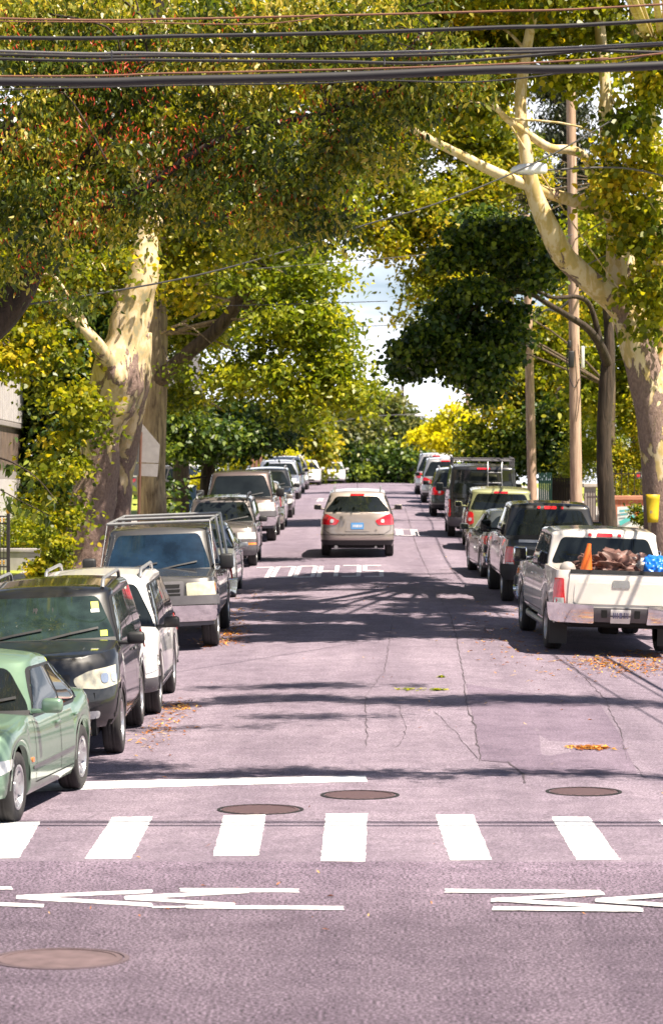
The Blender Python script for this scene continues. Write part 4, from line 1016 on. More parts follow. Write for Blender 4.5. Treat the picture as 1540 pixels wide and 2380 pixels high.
TARP = simple('tarp_rust_brown', (.135, .068, .056), .55, var=.6, vs=6); BLUE = simple('tarp_blue', (.01, .16, .62), .35, coat=.3, var=.12, vs=9)
PALE = simple('cloth_pale_grey', (.45, .41, .38), .8); GREYC = simple('helmet_grey', (.36, .33, .31), .5)
rest('tarpaulin', 'crumpled rust brown tarpaulin heaped in the pickup bed', 'tarpaulin', blob((x0 + .12, byy + 1.15, bz + .25), (.62, .55, .33), 1.3, .30, 3.6, 5), TARP)
rest('blue_bag', 'shiny blue plastic sheet bundled at the right of the pickup bed', 'plastic sheet', blob((x0 + .70, byy + .9, bz + .26), (.26, .4, .27), 4.1, .14, 3.0, 5), BLUE)
rest('rolled_cloth', 'pale grey cloth roll between the brown tarpaulin and the blue sheet', 'cloth roll', blob((x0 + .42, byy + .95, bz + .34), (.22, .3, .17), 8.2, .4, 2.2), PALE)
bm = bmesh.new(); lathe(bm, [(.135, -.02), (.13, .04), (.107, .10), (.055, .14), (0, .148)], 24, c=(x0 - .66, byy + .8, bz + .30)); box(bm, (x0 - .62, byy + .66, bz + .29), (.18, .14, .02), bev=.008)
rest('work_cap', 'grey rounded work cap lying beside the orange cone', 'cap', bm, GREYC)
bm = bmesh.new(); box(bm, (x0 - .2, byy + .9, bz + .16), (1.3, .9, .30), bev=.03)
rest('tool_crate', 'brown crate under the cap and cone in the pickup bed', 'crate', bm, simple('crate_brown', (.16, .09, .07), .7))
# ---------------------------------------------------------------- trees
def leaf_mesh(name, mat, parent, C0, n, size, aspect=.5, droop=.3, sub=.42, shell=.55, flat=.75, base=(0, 0, 0), tint=(.5, .22), fold=.12, seed=0, nsub=None, hi=0.0, hexa=True):
    """C0: rows (x, y, z, rx, ry, rz) of ellipsoids; leaves grow in twig clusters spread through them."""
    r = np.random.default_rng(seed + 11); C0 = np.array(C0, float)
    vol = (C0[:, 3] * C0[:, 4] * C0[:, 5]) ** .75; vol /= vol.sum()
    nsub = nsub or max(6, int(n / 150)); ci = r.choice(len(C0), nsub, p=vol)
    u = r.normal(size=(nsub, 3)); u /= np.linalg.norm(u, axis=1)[:, None]; rad = r.random(nsub) ** (1 / 3) * (1 - shell) + shell * (1 - r.random(nsub) ** 2 * .5)
    rad = np.minimum(rad, 1.0)
    cen = C0[ci, :3] + u * rad[:, None] * C0[ci, 3:]
    st = np.clip(r.normal(tint[0], tint[1] * 1.0, nsub), 0, 1)
    si = r.integers(0, nsub, n); off = r.normal(size=(n, 3)) * sub * np.array([1, 1, flat * .7]); off *= (.6 + .7 * r.random((n, 1)))
    off[:, 2] -= (off[:, 0] ** 2 + off[:, 1] ** 2) * .25
    p = cen[si] + off
    a = r.normal(size=(n, 3)); a[:, 2] = a[:, 2] * .5 - droop * 1.4; a /= np.linalg.norm(a, axis=1)[:, None]
    nn = r.normal(size=(n, 3)) * .8 + np.array([0, 0, .9]); b = np.cross(nn, a); b /= np.linalg.norm(b, axis=1)[:, None] + 1e-9
    nz = np.cross(a, b)
    L = size * (.65 + .7 * r.random((n, 1))); W = L * aspect
    if hexa:
        cur = nz * L * -.10
        vs = [p, p + a * L * .28 + b * W * .42 + nz * L * fold * .7, p + a * L * .62 + b * W * .40 + nz * L * fold * .6 + cur, p + a * L + cur * 3, p + a * L * .62 - b * W * .40 + nz * L * fold * .6 + cur, p + a * L * .28 - b * W * .42 + nz * L * fold * .7]
    else: vs = [p, p + a * L * .45 + b * W * .5 + nz * L * fold, p + a * L, p + a * L * .45 - b * W * .5 + nz * L * fold]
    K = len(vs); V = np.stack(vs, 1).reshape(-1, 3) - np.array(base)
    me = bpy.data.meshes.new(name); me.vertices.add(K * n); me.vertices.foreach_set('co', V.astype(np.float32).ravel())
    me.loops.add(K * n); me.loops.foreach_set('vertex_index', np.arange(K * n, dtype=np.int32))
    me.polygons.add(n); me.polygons.foreach_set('loop_start', np.arange(0, K * n, K, dtype=np.int32))
    me.update(calc_edges=True)
    at_ = me.attributes.new('tint', 'FLOAT', 'FACE')
    tv = np.clip(st[si] + r.normal(0, tint[1] * .85, n) + hi, 0, 1); at_.data.foreach_set('value', tv.astype(np.float32))
    o = bpy.data.objects.new(name, me); C.objects.link(o); me.materials.append(mat)
    if parent is not None: o.parent = parent
    return o
def ell(L):
    """pixel ellipsoids (px, py, D, rx, rz, ry) in metres -> world rows"""
    out = []
    for (px, py, D, rx, rz, ry) in L:
        p = at(px, py, D); out.append((p.x, p.y, p.z, rx, ry, rz))
    return out
def cr(P, k=6):
    P = [Vector(p) for p in P]; out = []
    for i in range(len(P) - 1):
        p0, p1, p2, p3 = P[max(0, i - 1)], P[i], P[i + 1], P[min(len(P) - 1, i + 2)]
        for j in range(k):
            t = j / k; out.append(.5 * ((2 * p1) + (p2 - p0) * t + (2 * p0 - 5 * p1 + 4 * p2 - p3) * t * t + (3 * p1 - p0 - 3 * p2 + p3) * t ** 3))
    out.append(P[-1]); return out
from mathutils import noise as MN
def limb(bm, pts, base, n=14, lump=.06, seed=0.0, k=6, fr=1.6):
    """pts: (x, y, z, r)"""
    C3 = cr([p[:3] for p in pts], k); rr = np.interp(np.linspace(0, len(pts) - 1, len(C3)), range(len(pts)), [p[3] for p in pts])
    s0 = len(bm.verts); tube(bm, [c - Vector(base) for c in C3], [float(x) for x in rr], n)
    bm.verts.ensure_lookup_table()
    for i in range(len(C3)):
        c = C3[i] - Vector(base)
        for j in range(n):
            v = bm.verts[s0 + i * n + j]; d = v.co - c
            f = 1 + lump * 2 * MN.fractal(Vector((v.co.x * fr + seed, v.co.y * fr, v.co.z * fr * .7)), 1, 2, 3)
            v.co = c + d * f
def pl(L):
    return [(*at(px, py, D), r) for (px, py, D, r) in L]
def tree(label, base, limbs, barkm, crown=None, leaf='syc', n=20000, size=.14, name='street_tree', lump=.06, segs=14, fr=1.6, cat='tree', group=None, gen=0, gr=.045, **kw):
    t = thing(name, label, cat, base, group=group); bm = bmesh.new()
    for i, L in enumerate(limbs): limb(bm, L, base, segs if i == 0 else max(7, segs - 4), lump if i == 0 else lump * .5, i * 3.1, 6, fr)
    # secondary branches reaching into the crown
    if gen and crown:
        r = random.Random(gen); src = [p for L in limbs for p in L[-3:]]; crown_hi = [e for e in crown if e[2] > 6.0] or crown
        for k in range(gen):
            e = r.choice(crown_hi); s = min(src, key=lambda p: (Vector(p[:3]) - Vector(e[:3])).length + r.uniform(0, 1.5))
            en = Vector((e[0] + r.uniform(-.8, .8) * e[3], e[1] + r.uniform(-.8, .8) * e[4], e[2] + r.uniform(-.8, .8) * e[5])); a = Vector(s[:3]); mid = a.lerp(en, .5) + Vector((r.uniform(-.4, .4), r.uniform(-.4, .4), r.uniform(0, .6)))
            rr = min(s[3] * .4, gr); limb(bm, [(*a, rr), (*mid, rr * .6), (*en, .012)], base, 6, .03, k * 1.7, 5)
    bm_obj('trunk', bm, barkm, t, 180)
    if crown: leaf_mesh('crown', LEAF[leaf], t, crown, n, size, base=base, **kw)
    return t
def gz(x, y): return G(5.2, y) + .1 if abs(x) > 5 else G(x, y)

# big sycamore on the left (lumpy twin trunk, cream bark above)
b = at(205, 1300, 60); b.z = gz(b.x, 60)
L1 = pl([(205, 1345, 60, .56), (203, 1270, 60, .48), (213, 1190, 60, .42), (228, 1100, 60, .40), (236, 1010, 60, .40), (255, 940, 60, .48), (272, 880, 60, .50), (292, 800, 60, .42), (315, 700, 60, .37), (336, 600, 60, .29), (352, 500, 60.2, .23), (365, 380, 60.6, .18), (372, 200, 61.5, .14), (385, 0, 62, .10)])
L2 = pl([(272, 1300, 60.7, .32), (272, 1200, 60.7, .27), (278, 1100, 60.7, .27), (292, 1000, 60.6, .31), (300, 920, 60.4, .36), (310, 860, 60.2, .36), (322, 770, 60.1, .27)])
L3 = pl([(262, 865, 59.7, .22), (235, 815, 59.3, .16), (205, 775, 59.0, .12), (165, 735, 59.1, .08), (120, 690, 58.8, .05)])
L4 = pl([(300, 700, 60, .2), (272, 685, 59.8, .09), (262, 680, 59.7, .07)])
L5 = pl([(330, 870, 60.2, .2), (345, 868, 60.2, .13), (352, 864, 60.2, .03)])
L6 = pl([(352, 500, 60.2, .2), (420, 380, 60.6, .12), (520, 250, 61, .09), (640, 120, 61.5, .05)])
L7 = pl([(355, 470, 60.2, .2), (280, 330, 61, .12), (180, 180, 61.6, .08), (100, 20, 62, .05)])
E = ell([(50, 745, 59, .95, .8, 1.1), (150, 665, 59.6, .7, .4, .8), (50, 820, 59, .8, .7, 1.1), (130, 870, 59, .55, .4, .5), (165, 935, 58.9, .6, .35, .5), (145, 1010, 58.8, .45, .6, .6), (130, 1120, 58.6, .4, .7, .6), (125, 1200, 58.4, .4, .55, .5), (205, 985, 58.8, .45, .25, .35), (135, 1060, 58.6, .4, .5, .4),
         (60, 640, 60, 1.4, 1.0, 1.5), (200, 610, 60.5, 1.2, .8, 1.4), (240, 520, 61.5, 1.3, .9, 1.5), (420, 640, 61.5, .9, .7, 1.2), (480, 520, 62, 1.4, .9, 1.6), (300, 300, 61.5, 2.4, 1.3, 1.8), (520, 260, 62, 2.0, 1.4, 2), (100, 200, 62, 2.4, 1.6, 2), (700, 150, 62.5, 1.8, 1.3, 2), (400, 60, 62, 2.6, 1.5, 2.2), (100, 20, 62, 2.4, 1.5, 2.2), (100, 420, 61.5, 1.8, 1.2, 1.6), (640, 380, 62.5, 1.4, 1.0, 1.6), (330, 1090, 58.8, .16, .12, .2), (180, 1310, 58.4, .35, .2, .3)])
tree('big sycamore with a lumpy cream and brown twin trunk at the left kerb', b, [L1, L2, L3, L4, L5, L6, L7], BARK_SYC, E, 'syc', 72000, .115, 'sycamore_tree', lump=.15, segs=26, fr=1.5, aspect=.85, gen=26, sub=.3, seed=1)
# ash with ridged bark right behind it
b = at(355, 1230, 75); b.z = gz(b.x, 75)
L1 = pl([(355, 1300, 75, .40), (355, 1225, 75, .375), (352, 1100, 75, .35), (358, 980, 75, .32), (362, 880, 75, .29), (366, 780, 75, .26), (372, 660, 75, .2), (380, 520, 75, .15)])
L2 = pl([(362, 890, 75, .25), (400, 855, 74.6, .20), (450, 810, 74.2, .18), (505, 765, 74, .17), (545, 715, 73.8, .16), (575, 660, 73.6, .15), (590, 580, 73.4, .13), (600, 480, 73, .10), (640, 300, 73, .07)])
L3 = pl([(545, 715, 73.8, .12), (620, 700, 73, .09), (700, 690, 72.5, .06), (780, 720, 72, .04)])
E = ell([(470, 640, 77, 1.1, .9, 1.2), (640, 600, 76, 1.3, .9, 1.5), (730, 640, 72.8, .9, .8, 1.2), (690, 740, 72.5, 1.0, .7, 1.3), (760, 770, 72.2, .8, .8, 1.0), (570, 860, 73, 1.0, .6, 1.2), (690, 870, 72, 1.1, .7, 1.1), (800, 880, 72, .65, .7, .9), (440, 740, 77, .8, .9, 1.2), (600, 500, 74, 1.6, 1, 1.6), (505, 790, 73.2, .3, .22, .3), (560, 640, 73, .4, .25, .3), (410, 860, 73.6, .25, .2, .3), (700, 380, 74.5, 1.6, 1.2, 1.6), (480, 400, 75, 1.6, 1.2, 1.6), (690, 950, 71.8, .5, .4, .5), (820, 930, 71.8, .4, .3, .5), (425, 900, 76, .5, .5, .7), (440, 560, 76, .8, .7, 1)])
asht = tree('tall ash with furrowed sunlit bark behind the back of the school sign', b, [L1], BARK_ASH, E, 'green', 52000, .14, 'ash_tree', lump=.03, segs=20, aspect=.6, gen=22, sub=.33, seed=2)
bm = bmesh.new(); limb(bm, L2, b, 14, .03); limb(bm, L3, b, 10, .03); bm_obj('limb', bm, BARK_MID, asht, 180)
# near tree whose limbs hang in from the left, red fruit
bx = (-7.6, 30.5, .15)
L1 = [(-7.6, 30.5, 0, .34), (-7.4, 30.5, 2.2, .30), (-6.9, 30.3, 4.0, .26)]
L2 = pl([(-640, 900, 30.3, .24), (-250, 820, 30.3, .2), (-60, 790, 30.5, .15), (40, 700, 30.6, .13), (85, 600, 30.7, .115), (110, 540, 30.8, .10), (150, 460, 30.8, .09), (185, 390, 30.9, .075), (260, 290, 31, .06), (300, 180, 31, .05)])
L3 = pl([(-60, 790, 30.5, .1), (120, 560, 30.6, .06), (330, 440, 30.2, .045), (520, 320, 30, .035), (760, 260, 29.8, .025), (980, 180, 29.6, .015)])
L4 = pl([(-250, 820, 30.3, .2), (-120, 500, 30.6, .14), (80, 250, 31, .1), (350, 60, 31, .07), (370, -200, 31, .05)])
L5 = pl([(-200, 950, 29.6, .05), (-60, 1040, 28.6, .02), (30, 1075, 28.4, .008), (90, 1115, 28.3, .005), (135, 1170, 28.2, .004)])
L6 = pl([(-200, 950, 29.6, .04), (-60, 1110, 28.6, .012), (0, 1138, 28.4, .006), (60, 1170, 28.3, .005), (120, 1200, 28.3, .004)])
L8 = [(-6.9, 30.3, 4.0, .22), (-5.5, 31.5, 9.5, .14), (-1, 33.5, 12.0, .11), (4, 35, 12.9, .08), (11, 35.5, 13.1, .04)]
L7 = [(-6.9, 30.3, 4.0, .22), (-4.5, 29, 8.2, .14), (-1, 28.3, 9.6, .10), (3, 28.2, 10.1, .07), (7.5, 28.2, 10.3, .04)]
ZC = ell([(30, 130, 30.8, .75, .6, .6), (180, 250, 30.6, .8, .55, .6), (60, 420, 30.4, .6, .55, .6), (60, 600, 30, .5, .45, .5), (200, 480, 30.6, .7, .4, .5), (120, 700, 30, .35, .3, .4), (330, 420, 30.4, .8, .5, .6), (480, 300, 30.4, .9, .55, .6), (520, 470, 30.2, .8, .45, .5), (330, 160, 30.8, 1.0, .5, .6), (620, 180, 30.4, 1.0, .5, .6), (680, 360, 30, .8, .5, .5), (700, 500, 30, .55, .3, .45), (850, 130, 30, .8, .45, .5), (880, 300, 29.8, .55, .45, .4), (1000, 200, 29.8, .5, .35, .4), (1040, 120, 29.8, .5, .3, .4), (560, 60, 30.6, 1.2, .4, .6), (100, 30, 31, 1.2, .4, .6), (830, 30, 30.2, 1.0, .35, .5)])
leafy = 0
zk = tree('near tree with dark drooping leaves and red fruit hanging in at top left', bx, [L1, L2, L3, L4, L5, L6, L7, L8], BARK_DARK, ZC, 'zelkova', 46000, .070, 'fruit_tree', lump=.05, segs=14, aspect=.46, gen=34, gr=.016, droop=.7, sub=.17, seed=3, flat=.9, shell=.3, tint=(.5, .26))
leaf_mesh('fruit', LEAF['fruit'], zk, ell([(250, 380, 30.0, 1.2, .7, .4), (560, 400, 29.9, 1.1, .6, .4), (110, 560, 29.7, .6, .6, .4), (860, 230, 29.6, .8, .6, .3), (1040, 150, 29.5, .6, .45, .3), (500, 160, 30, 1.6, .6, .4), (100, 200, 30, .9, .9, .4), (700, 480, 29.8, .6, .3, .3)]), 1900, .045, .22, 1.2, .10, .2, 1.0, base=bx, seed=5, nsub=230)
# the high bough over the street: casts the two narrow bars of shade
leaf_mesh('high_bough_leaves', LEAF['zelkova'], zk, [(x, 28.25 + .12 * math.sin(x * 2), 9.9 + .15 * math.sin(x * 1.3), .9, .4, .25) for x in np.arange(-3.5, 9, 1.0)], 13000, .09, .5, .4, .17, .2, .6, base=bx, seed=6)
HB = [(x, 35.3 + .25 * math.sin(x * 1.7), 13.0 + .2 * math.sin(x), .8, .5, .3) for x in np.arange(3.6, 11.5, .95)] + [(x, 37.2, 13, .9, .3, .2) for x in (4.2, 5.6)] + [(3.2, 32.2, 12.2, 1.0, .2, .2), (4.9, 33.3, 12.4, 1.0, .18, .2), (1.6, 31.6, 12.0, .8, .15, .2)]
leaf_mesh('high_bough_leaves', LEAF['zelkova'], zk, HB, 20000, .10, .5, .4, .2, .2, .6, base=bx, seed=61)
r_ = random.Random(5)
OV = [(r_.uniform(-10.5, -5.2), r_.uniform(24, 46), r_.uniform(10.5, 14.5), 1.5, 1.8, .8) for _ in range(34)]  # unseen leaves added high over the left row, to darken the cars' reflections
leaf_mesh('unseen_upper_crown', LEAF['zelkova'], zk, OV, 24000, .22, .55, .4, .5, .3, .7, base=bx, seed=62)
# hanging twigs of big dark leaves at the left edge
tw = []
for L in (L5, L6):
    for p in cr([q[:3] for q in L[1:]], 5): tw.append((p.x, p.y, p.z - .03, .05, .05, .03))
leaf_mesh('hanging_leaves', LEAF['zelkova'], zk, tw, 90, .095, .62, 1.4, .03, .1, .5, base=bx, seed=8, nsub=60, tint=(.25, .15))

# right sycamore
b = at(1530, 1250, 60); b.z = gz(b.x, 60)
L1 = pl([(1548, 1330, 60, .46), (1544, 1220, 60, .42), (1535, 1100, 60, .38), (1522, 1000, 60, .36), (1510, 920, 60, .38), (1488, 830, 60, .36), (1465, 750, 60, .34), (1448, 690, 60, .33), (1440, 620, 60, .30), (1438, 540, 60, .26), (1425, 460, 60, .22), (1415, 380, 60.1, .17), (1408, 280, 60.2, .15), (1405, 200, 60.3, .12), (1395, 90, 60.5, .11), (1380, -60, 61, .1)])
L2 = pl([(1520, 960, 60, .3), (1548, 880, 60.3, .28), (1560, 760, 60.6, .27), (1540, 560, 60.8, .24), (1515, 380, 61, .21), (1495, 200, 61, .19), (1480, 40, 61, .17), (1470, -80, 61, .15)])
L3 = pl([(1455, 730, 60, .28), (1425, 700, 59.8, .25), (1390, 672, 59.6, .235), (1345, 632, 59.4, .235), (1305, 590, 59.2, .23), (1275, 530, 59, .21), (1248, 470, 58.9, .18), (1228, 400, 58.8, .14), (1216, 320, 58.8, .12), (1208, 230, 58.9, .12), (1222, 120, 59, .11), (1238, 30, 59, .09), (1245, -60, 59, .08)])
L4 = pl([(1430, 500, 60, .2), (1380, 480, 59.5, .15), (1330, 466, 59.2, .13), (1270, 448, 59, .115), (1210, 425, 58.8, .11), (1140, 396, 58.5, .105), (1070, 360, 58.2, .09), (1010, 330, 58, .085), (960, 300, 57.8, .075), (905, 262, 57.6, .065), (850, 215, 57.4, .05), (790, 150, 57, .03)])
L5 = pl([(1415, 470, 60, .15), (1385, 410, 59.6, .10), (1355, 362, 59.4, .095), (1320, 348, 59.2, .09), (1280, 345, 59, .085), (1245, 325, 58.9, .08), (1210, 300, 58.7, .075), (1175, 275, 58.5, .065), (1145, 240, 58.3, .045)])
E = ell([(1480, 330, 58.5, .8, .9, .9), (1500, 520, 58.6, .6, .6, .7), (1400, 430, 58.4, .5, .4, .5), (1520, 130, 59, .8, .9, 1.0), (1350, 50, 61.5, 1.3, .6, .9), (1150, 60, 61.5, 1.4, .6, 1.2), (1060, 130, 60.5, 1.3, .8, 1.3), (1110, 200, 60.5, .8, .5, 1.0), (950, 180, 59.8, 1.2, .8, 1.2), (1010, 50, 60.5, 1.6, .6, 1.4), (850, 80, 58, 1.4, .8, 1.3), (1500, 780, 58.8, .3, .25, .3), (1530, 680, 58.8, .45, .5, .5), (1330, 170, 60.5, .6, .3, .7), (1500, -80, 61, 1.6, .5, 1.2), (1150, -60, 59, 2.6, .8, 1.8), (1060, 250, 60, .5, .35, .5)])
syb = b
syr = tree('big sycamore with mottled bark and pale curving limbs at the right edge', b, [L1, L2, L3, L4, L5], BARK_SYC2, E, 'syc', 48000, .13, 'sycamore_tree', lump=.045, segs=22, aspect=.9, gen=14, sub=.28, seed=12, droop=.5)
r_ = random.Random(9)
SH = [(r_.uniform(3.0, 10.0), r_.uniform(45.5, 55.5), r_.uniform(12.6, 15.5), r_.uniform(.7, 1.3), r_.uniform(.5, 1.0), .4) for _ in range(34)]
leaf_mesh('unseen_upper_crown', LEAF['syc'], syr, SH, 56000, .17, .85, .4, .25, .3, .7, base=syb, seed=63, nsub=270)
bm = bmesh.new()
for k_, (x_, y_, z_, _a, _b, _c) in enumerate(SH[:14]): limb(bm, [(6.0, 61, 11.5, .09), ((6 + x_) / 2, (61 + y_) / 2, 12.6, .06), (x_, y_, z_, .02)], syb, 7, .03, k_, 5)
bm_obj('upper_limbs', bm, BARK_SYC2, syr, 180)
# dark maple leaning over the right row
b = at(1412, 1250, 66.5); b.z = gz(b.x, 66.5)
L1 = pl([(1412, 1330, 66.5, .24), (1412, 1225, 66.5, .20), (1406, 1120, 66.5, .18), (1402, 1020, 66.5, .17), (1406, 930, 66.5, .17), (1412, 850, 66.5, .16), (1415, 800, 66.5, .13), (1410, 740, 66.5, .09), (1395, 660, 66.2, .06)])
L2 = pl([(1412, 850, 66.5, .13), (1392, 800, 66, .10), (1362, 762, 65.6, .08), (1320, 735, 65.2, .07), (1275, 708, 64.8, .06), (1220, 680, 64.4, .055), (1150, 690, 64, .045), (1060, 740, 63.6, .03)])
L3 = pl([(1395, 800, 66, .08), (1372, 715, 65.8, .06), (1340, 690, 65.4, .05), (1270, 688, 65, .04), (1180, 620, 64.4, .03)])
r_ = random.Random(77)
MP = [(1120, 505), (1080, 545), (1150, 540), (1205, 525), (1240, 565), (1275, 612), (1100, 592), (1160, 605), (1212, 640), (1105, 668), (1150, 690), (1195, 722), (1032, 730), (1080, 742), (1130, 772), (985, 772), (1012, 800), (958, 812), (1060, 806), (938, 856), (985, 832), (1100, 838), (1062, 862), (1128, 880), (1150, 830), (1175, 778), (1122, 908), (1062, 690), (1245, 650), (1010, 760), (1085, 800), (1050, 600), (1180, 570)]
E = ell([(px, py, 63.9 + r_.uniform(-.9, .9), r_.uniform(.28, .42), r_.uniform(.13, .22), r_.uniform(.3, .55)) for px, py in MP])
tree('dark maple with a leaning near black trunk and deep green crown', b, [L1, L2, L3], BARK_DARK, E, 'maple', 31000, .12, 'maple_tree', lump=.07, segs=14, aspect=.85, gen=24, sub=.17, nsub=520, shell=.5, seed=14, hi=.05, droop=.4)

# trees further up the street
def yard_tree(label, px, D, ptop, trunk_w, rows, leaf, n, size, barkm=BARK_MID, name='yard_tree', group=None, base_y=None, **kw):
    b = at(px, 1150, D); b.z = gz(b.x, D); top = at(px + random.uniform(-10, 10), ptop, D)
    L = [(b.x, b.y, b.z - .1, trunk_w), (b.x + .05, b.y, b.z * .6 + top.z * .4, trunk_w * .8), (top.x, top.y, top.z, trunk_w * .25)]
    kw.setdefault('gen', 8)
    return tree(label, b, [L], barkm, ell(rows), leaf, n, size, name, .04, 10, group=group, **kw)
yard_tree('spruce with dark ragged boughs behind the tall utility pole', 1315, 120, 150, .3, [(1310, 200 + k * 62, 120, .9 + k * .13, .35, 1.0 + k * .13) for k in range(8)], 'spruce', 22000, .26, BARK_DARK, 'spruce_tree', aspect=.25, droop=.7, sub=.4, seed=20, nsub=170, shell=.4)
yard_tree('yellow green tree arching over the street from the right', 1412, 94, 420, .22, [(1180, 380, 93, 1.2, .9, 1.4), (1080, 430, 92, 1.2, .9, 1.4), (980, 480, 91, 1.0, .8, 1.3), (1040, 560, 91, 1.1, .8, 1.3), (930, 560, 90.5, .75, .5, 1), (990, 660, 90.5, .6, .55, 1), (1060, 640, 91, .9, .6, 1.2), (960, 740, 90.5, .35, .4, .6), (1120, 300, 93, 1.4, .9, 1.4), (900, 420, 91, .9, .8, 1.2), (860, 330, 91, 1.2, .9, 1.4), (1000, 300, 92, 1.6, .9, 1.4), (850, 530, 90.5, .5, .45, .8)], 'syc', 34000, .17, BARK_MID, seed=21, aspect=.6, sub=.34, gen=16)
yard_tree('green tree filling the gap behind the lime hatchback and the poles', 1290, 110, 700, .25, [(1210, 780, 110, 1.3, 1.2, 1.5), (1300, 800, 110, 1.3, 1.4, 1.6), (1180, 900, 109, 1.1, 1.0, 1.4), (1270, 950, 110, 1.4, 1.2, 1.6), (1150, 1000, 108, .9, .8, 1.2), (1380, 700, 104, 1.2, 1.2, 1.6), (1100, 1010, 108, .5, .5, 1)], 'syc', 26000, .19, BARK_MID, seed=22, aspect=.6, sub=.4)
yard_tree('shady dark tree above the green fence on the right', 1300, 108, 900, .3, [(1230, 1020, 108, .9, .6, 1.2), (1310, 1050, 108, .9, .7, 1.2), (1190, 1060, 108, .5, .5, 1.0), (1290, 960, 108, 1.1, .7, 1.2), (1140, 1060, 108, .6, .5, .8)], 'maple', 17000, .19, BARK_DARK, seed=23, aspect=.7, sub=.35)
yard_tree('bright green tree beside the right sycamore trunk', 1480, 96, 500, .25, [(1470, 560, 96, 1.2, 1.2, 1.5), (1500, 760, 96, 1.4, 1.4, 1.6), (1400, 560, 97, 1.1, 1.2, 1.5), (1380, 900, 96, 1.0, 1.1, 1.4), (1470, 930, 96, 1.2, 1.0, 1.5), (1540, 600, 96, 1.3, 1.8, 1.5), (1350, 600, 98, .8, 1.0, 1)], 'green', 30000, .19, BARK_MID, seed=24, aspect=.6, sub=.4, hi=.1)
yard_tree('golden yellow shrub tree glowing at the far right kerb', 1035, 165, 960, .1, [(1030, 1010, 165, 1.5, .8, 1.4), (1070, 1020, 165, 1.1, .9, 1.2), (1040, 960, 165, .6, .6, .8), (1080, 990, 165, .7, .8, .8), (990, 1020, 165, .6, .35, .6)], 'yellow', 9000, .24, seed=25, name='yellow_tree', sub=.35, aspect=.7)
# far end of the street
far = [(770, 238, 930, [(760, 1000, 238, 4, 3.2, 3), (720, 960, 238, 2.5, 2, 3)], 'far'), (850, 246, 900, [(840, 1010, 246, 4.2, 4, 3), (845, 950, 246, 1.8, 1.6, 2)], 'far'),
       (935, 242, 890, [(925, 1020, 242, 2.4, 3.0, 3), (925, 950, 242, 1.0, 1.2, 2), (905, 1050, 242, 3, 2.4, 3)], 'far'), (820, 236, 1040, [(800, 1080, 236, 3.5, 1.8, 2), (880, 1080, 237, 3.5, 1.8, 2), (950, 1090, 237, 2.5, 1.8, 2)], 'maple'),
       (1000, 255, 1000, [(1000, 1080, 255, 2.6, 1.6, 3)], 'far'), (690, 190, 960, [(690, 1040, 190, 1.4, 2.2, 2), (720, 1010, 190, 1.0, 1.8, 2)], 'syc')]
lab = ['dull green tree beyond the crest, left of the gap', 'tallest dark tree closing the street beyond the crest', 'loose olive tree against the sky beyond the crest', 'low dark undergrowth tree behind the white oncoming car', 'dim tree beyond the crest behind the far right vans', 'thin yellowish tree above the far end of the left row']
for (px, D, pt, rows, lf), lb in zip(far, lab):
    yard_tree(lb, px, D, pt, .3, rows, lf, 16000, .34, BARK_DARK, 'far_tree', 'trees closing the end of the street', seed=int(px), aspect=.6, sub=.6, gen=10)
yard_tree('sunny yellow shrub row behind the far left cars', 600, 150, 1040, .1, [(560, 1065, 150, 1.4, .6, 1.5), (620, 1055, 150, 1.5, .6, 1.5), (670, 1060, 150, 1.0, .6, 1.5)], 'yellow', 7000, .22, seed=41, name='yard_shrub', sub=.35, tint=(.25, .2))
yard_tree('dark drooping tree behind the school sign on the left', 480, 92, 930, .3, [(420, 980, 90, .6, .5, 1.2), (470, 1020, 91, .9, .5, 1.2), (540, 1020, 92, 1.0, .45, 1.2), (610, 1000, 93, .9, .35, 1.2), (390, 1080, 88, .08, .7, .8), (520, 960, 96, 1.4, .3, 1.4), (385, 1180, 87, .05, .5, .4), (650, 960, 95, .6, .3, 1)], 'maple', 24000, .17, BARK_DARK, seed=42, aspect=.6, sub=.33)
yard_tree('deep green tree behind the lumpy sycamore trunk', 120, 84, 700, .3, [(120, 1000, 84, 1.2, 1.6, 1.5), (60, 850, 85, 1.6, 1.5, 1.6), (180, 780, 85, 1.5, 1.4, 1.6), (130, 1150, 83, 1.0, .8, 1.2), (240, 620, 86, 1.8, 1.4, 1.6), (20, 620, 86, 1.8, 1.6, 1.6)], 'maple', 34000, .19, BARK_DARK, seed=43, aspect=.6, sub=.42)
yard_tree('leafy tree high behind the ash on the left', 420, 100, 300, .3, [(430, 700, 100, 1.4, 1.6, 1.8), (560, 560, 100, 2.0, 1.8, 2), (700, 480, 100, 1.8, 1.6, 2), (320, 480, 100, 2.0, 2, 2), (480, 330, 100, 2.4, 2, 2), (200, 300, 100, 2.6, 2, 2), (700, 250, 100, 2.2, 1.8, 2), (60, 450, 100, 2.2, 2.0, 2), (560, 720, 98, 1.3, 1.0, 1.6), (840, 300, 98, 1.2, 1.2, 1.6), (800, 480, 98, .7, 1.0, 1.4), (540, 100, 100, 3, 2, 2), (850, 80, 100, 2.4, 2, 2), (200, 60, 100, 3, 2, 2)], 'green', 70000, .2, BARK_MID, seed=44, aspect=.6, sub=.5)
yard_tree('leafy tree high behind the tall utility pole', 1180, 132, 60, .3, [(1150, 120, 132, 2.0, 1.8, 2), (1050, 200, 132, 2.0, 1.6, 2), (1250, 60, 132, 1.6, 1.0, 2), (1000, 60, 132, 2.2, 1.6, 2), (1180, 440, 130, 1.4, 1.6, 2), (1450, 120, 132, 1.0, 2.0, 2)], 'syc', 13000, .24, BARK_MID, seed=45, aspect=.6, sub=.5)
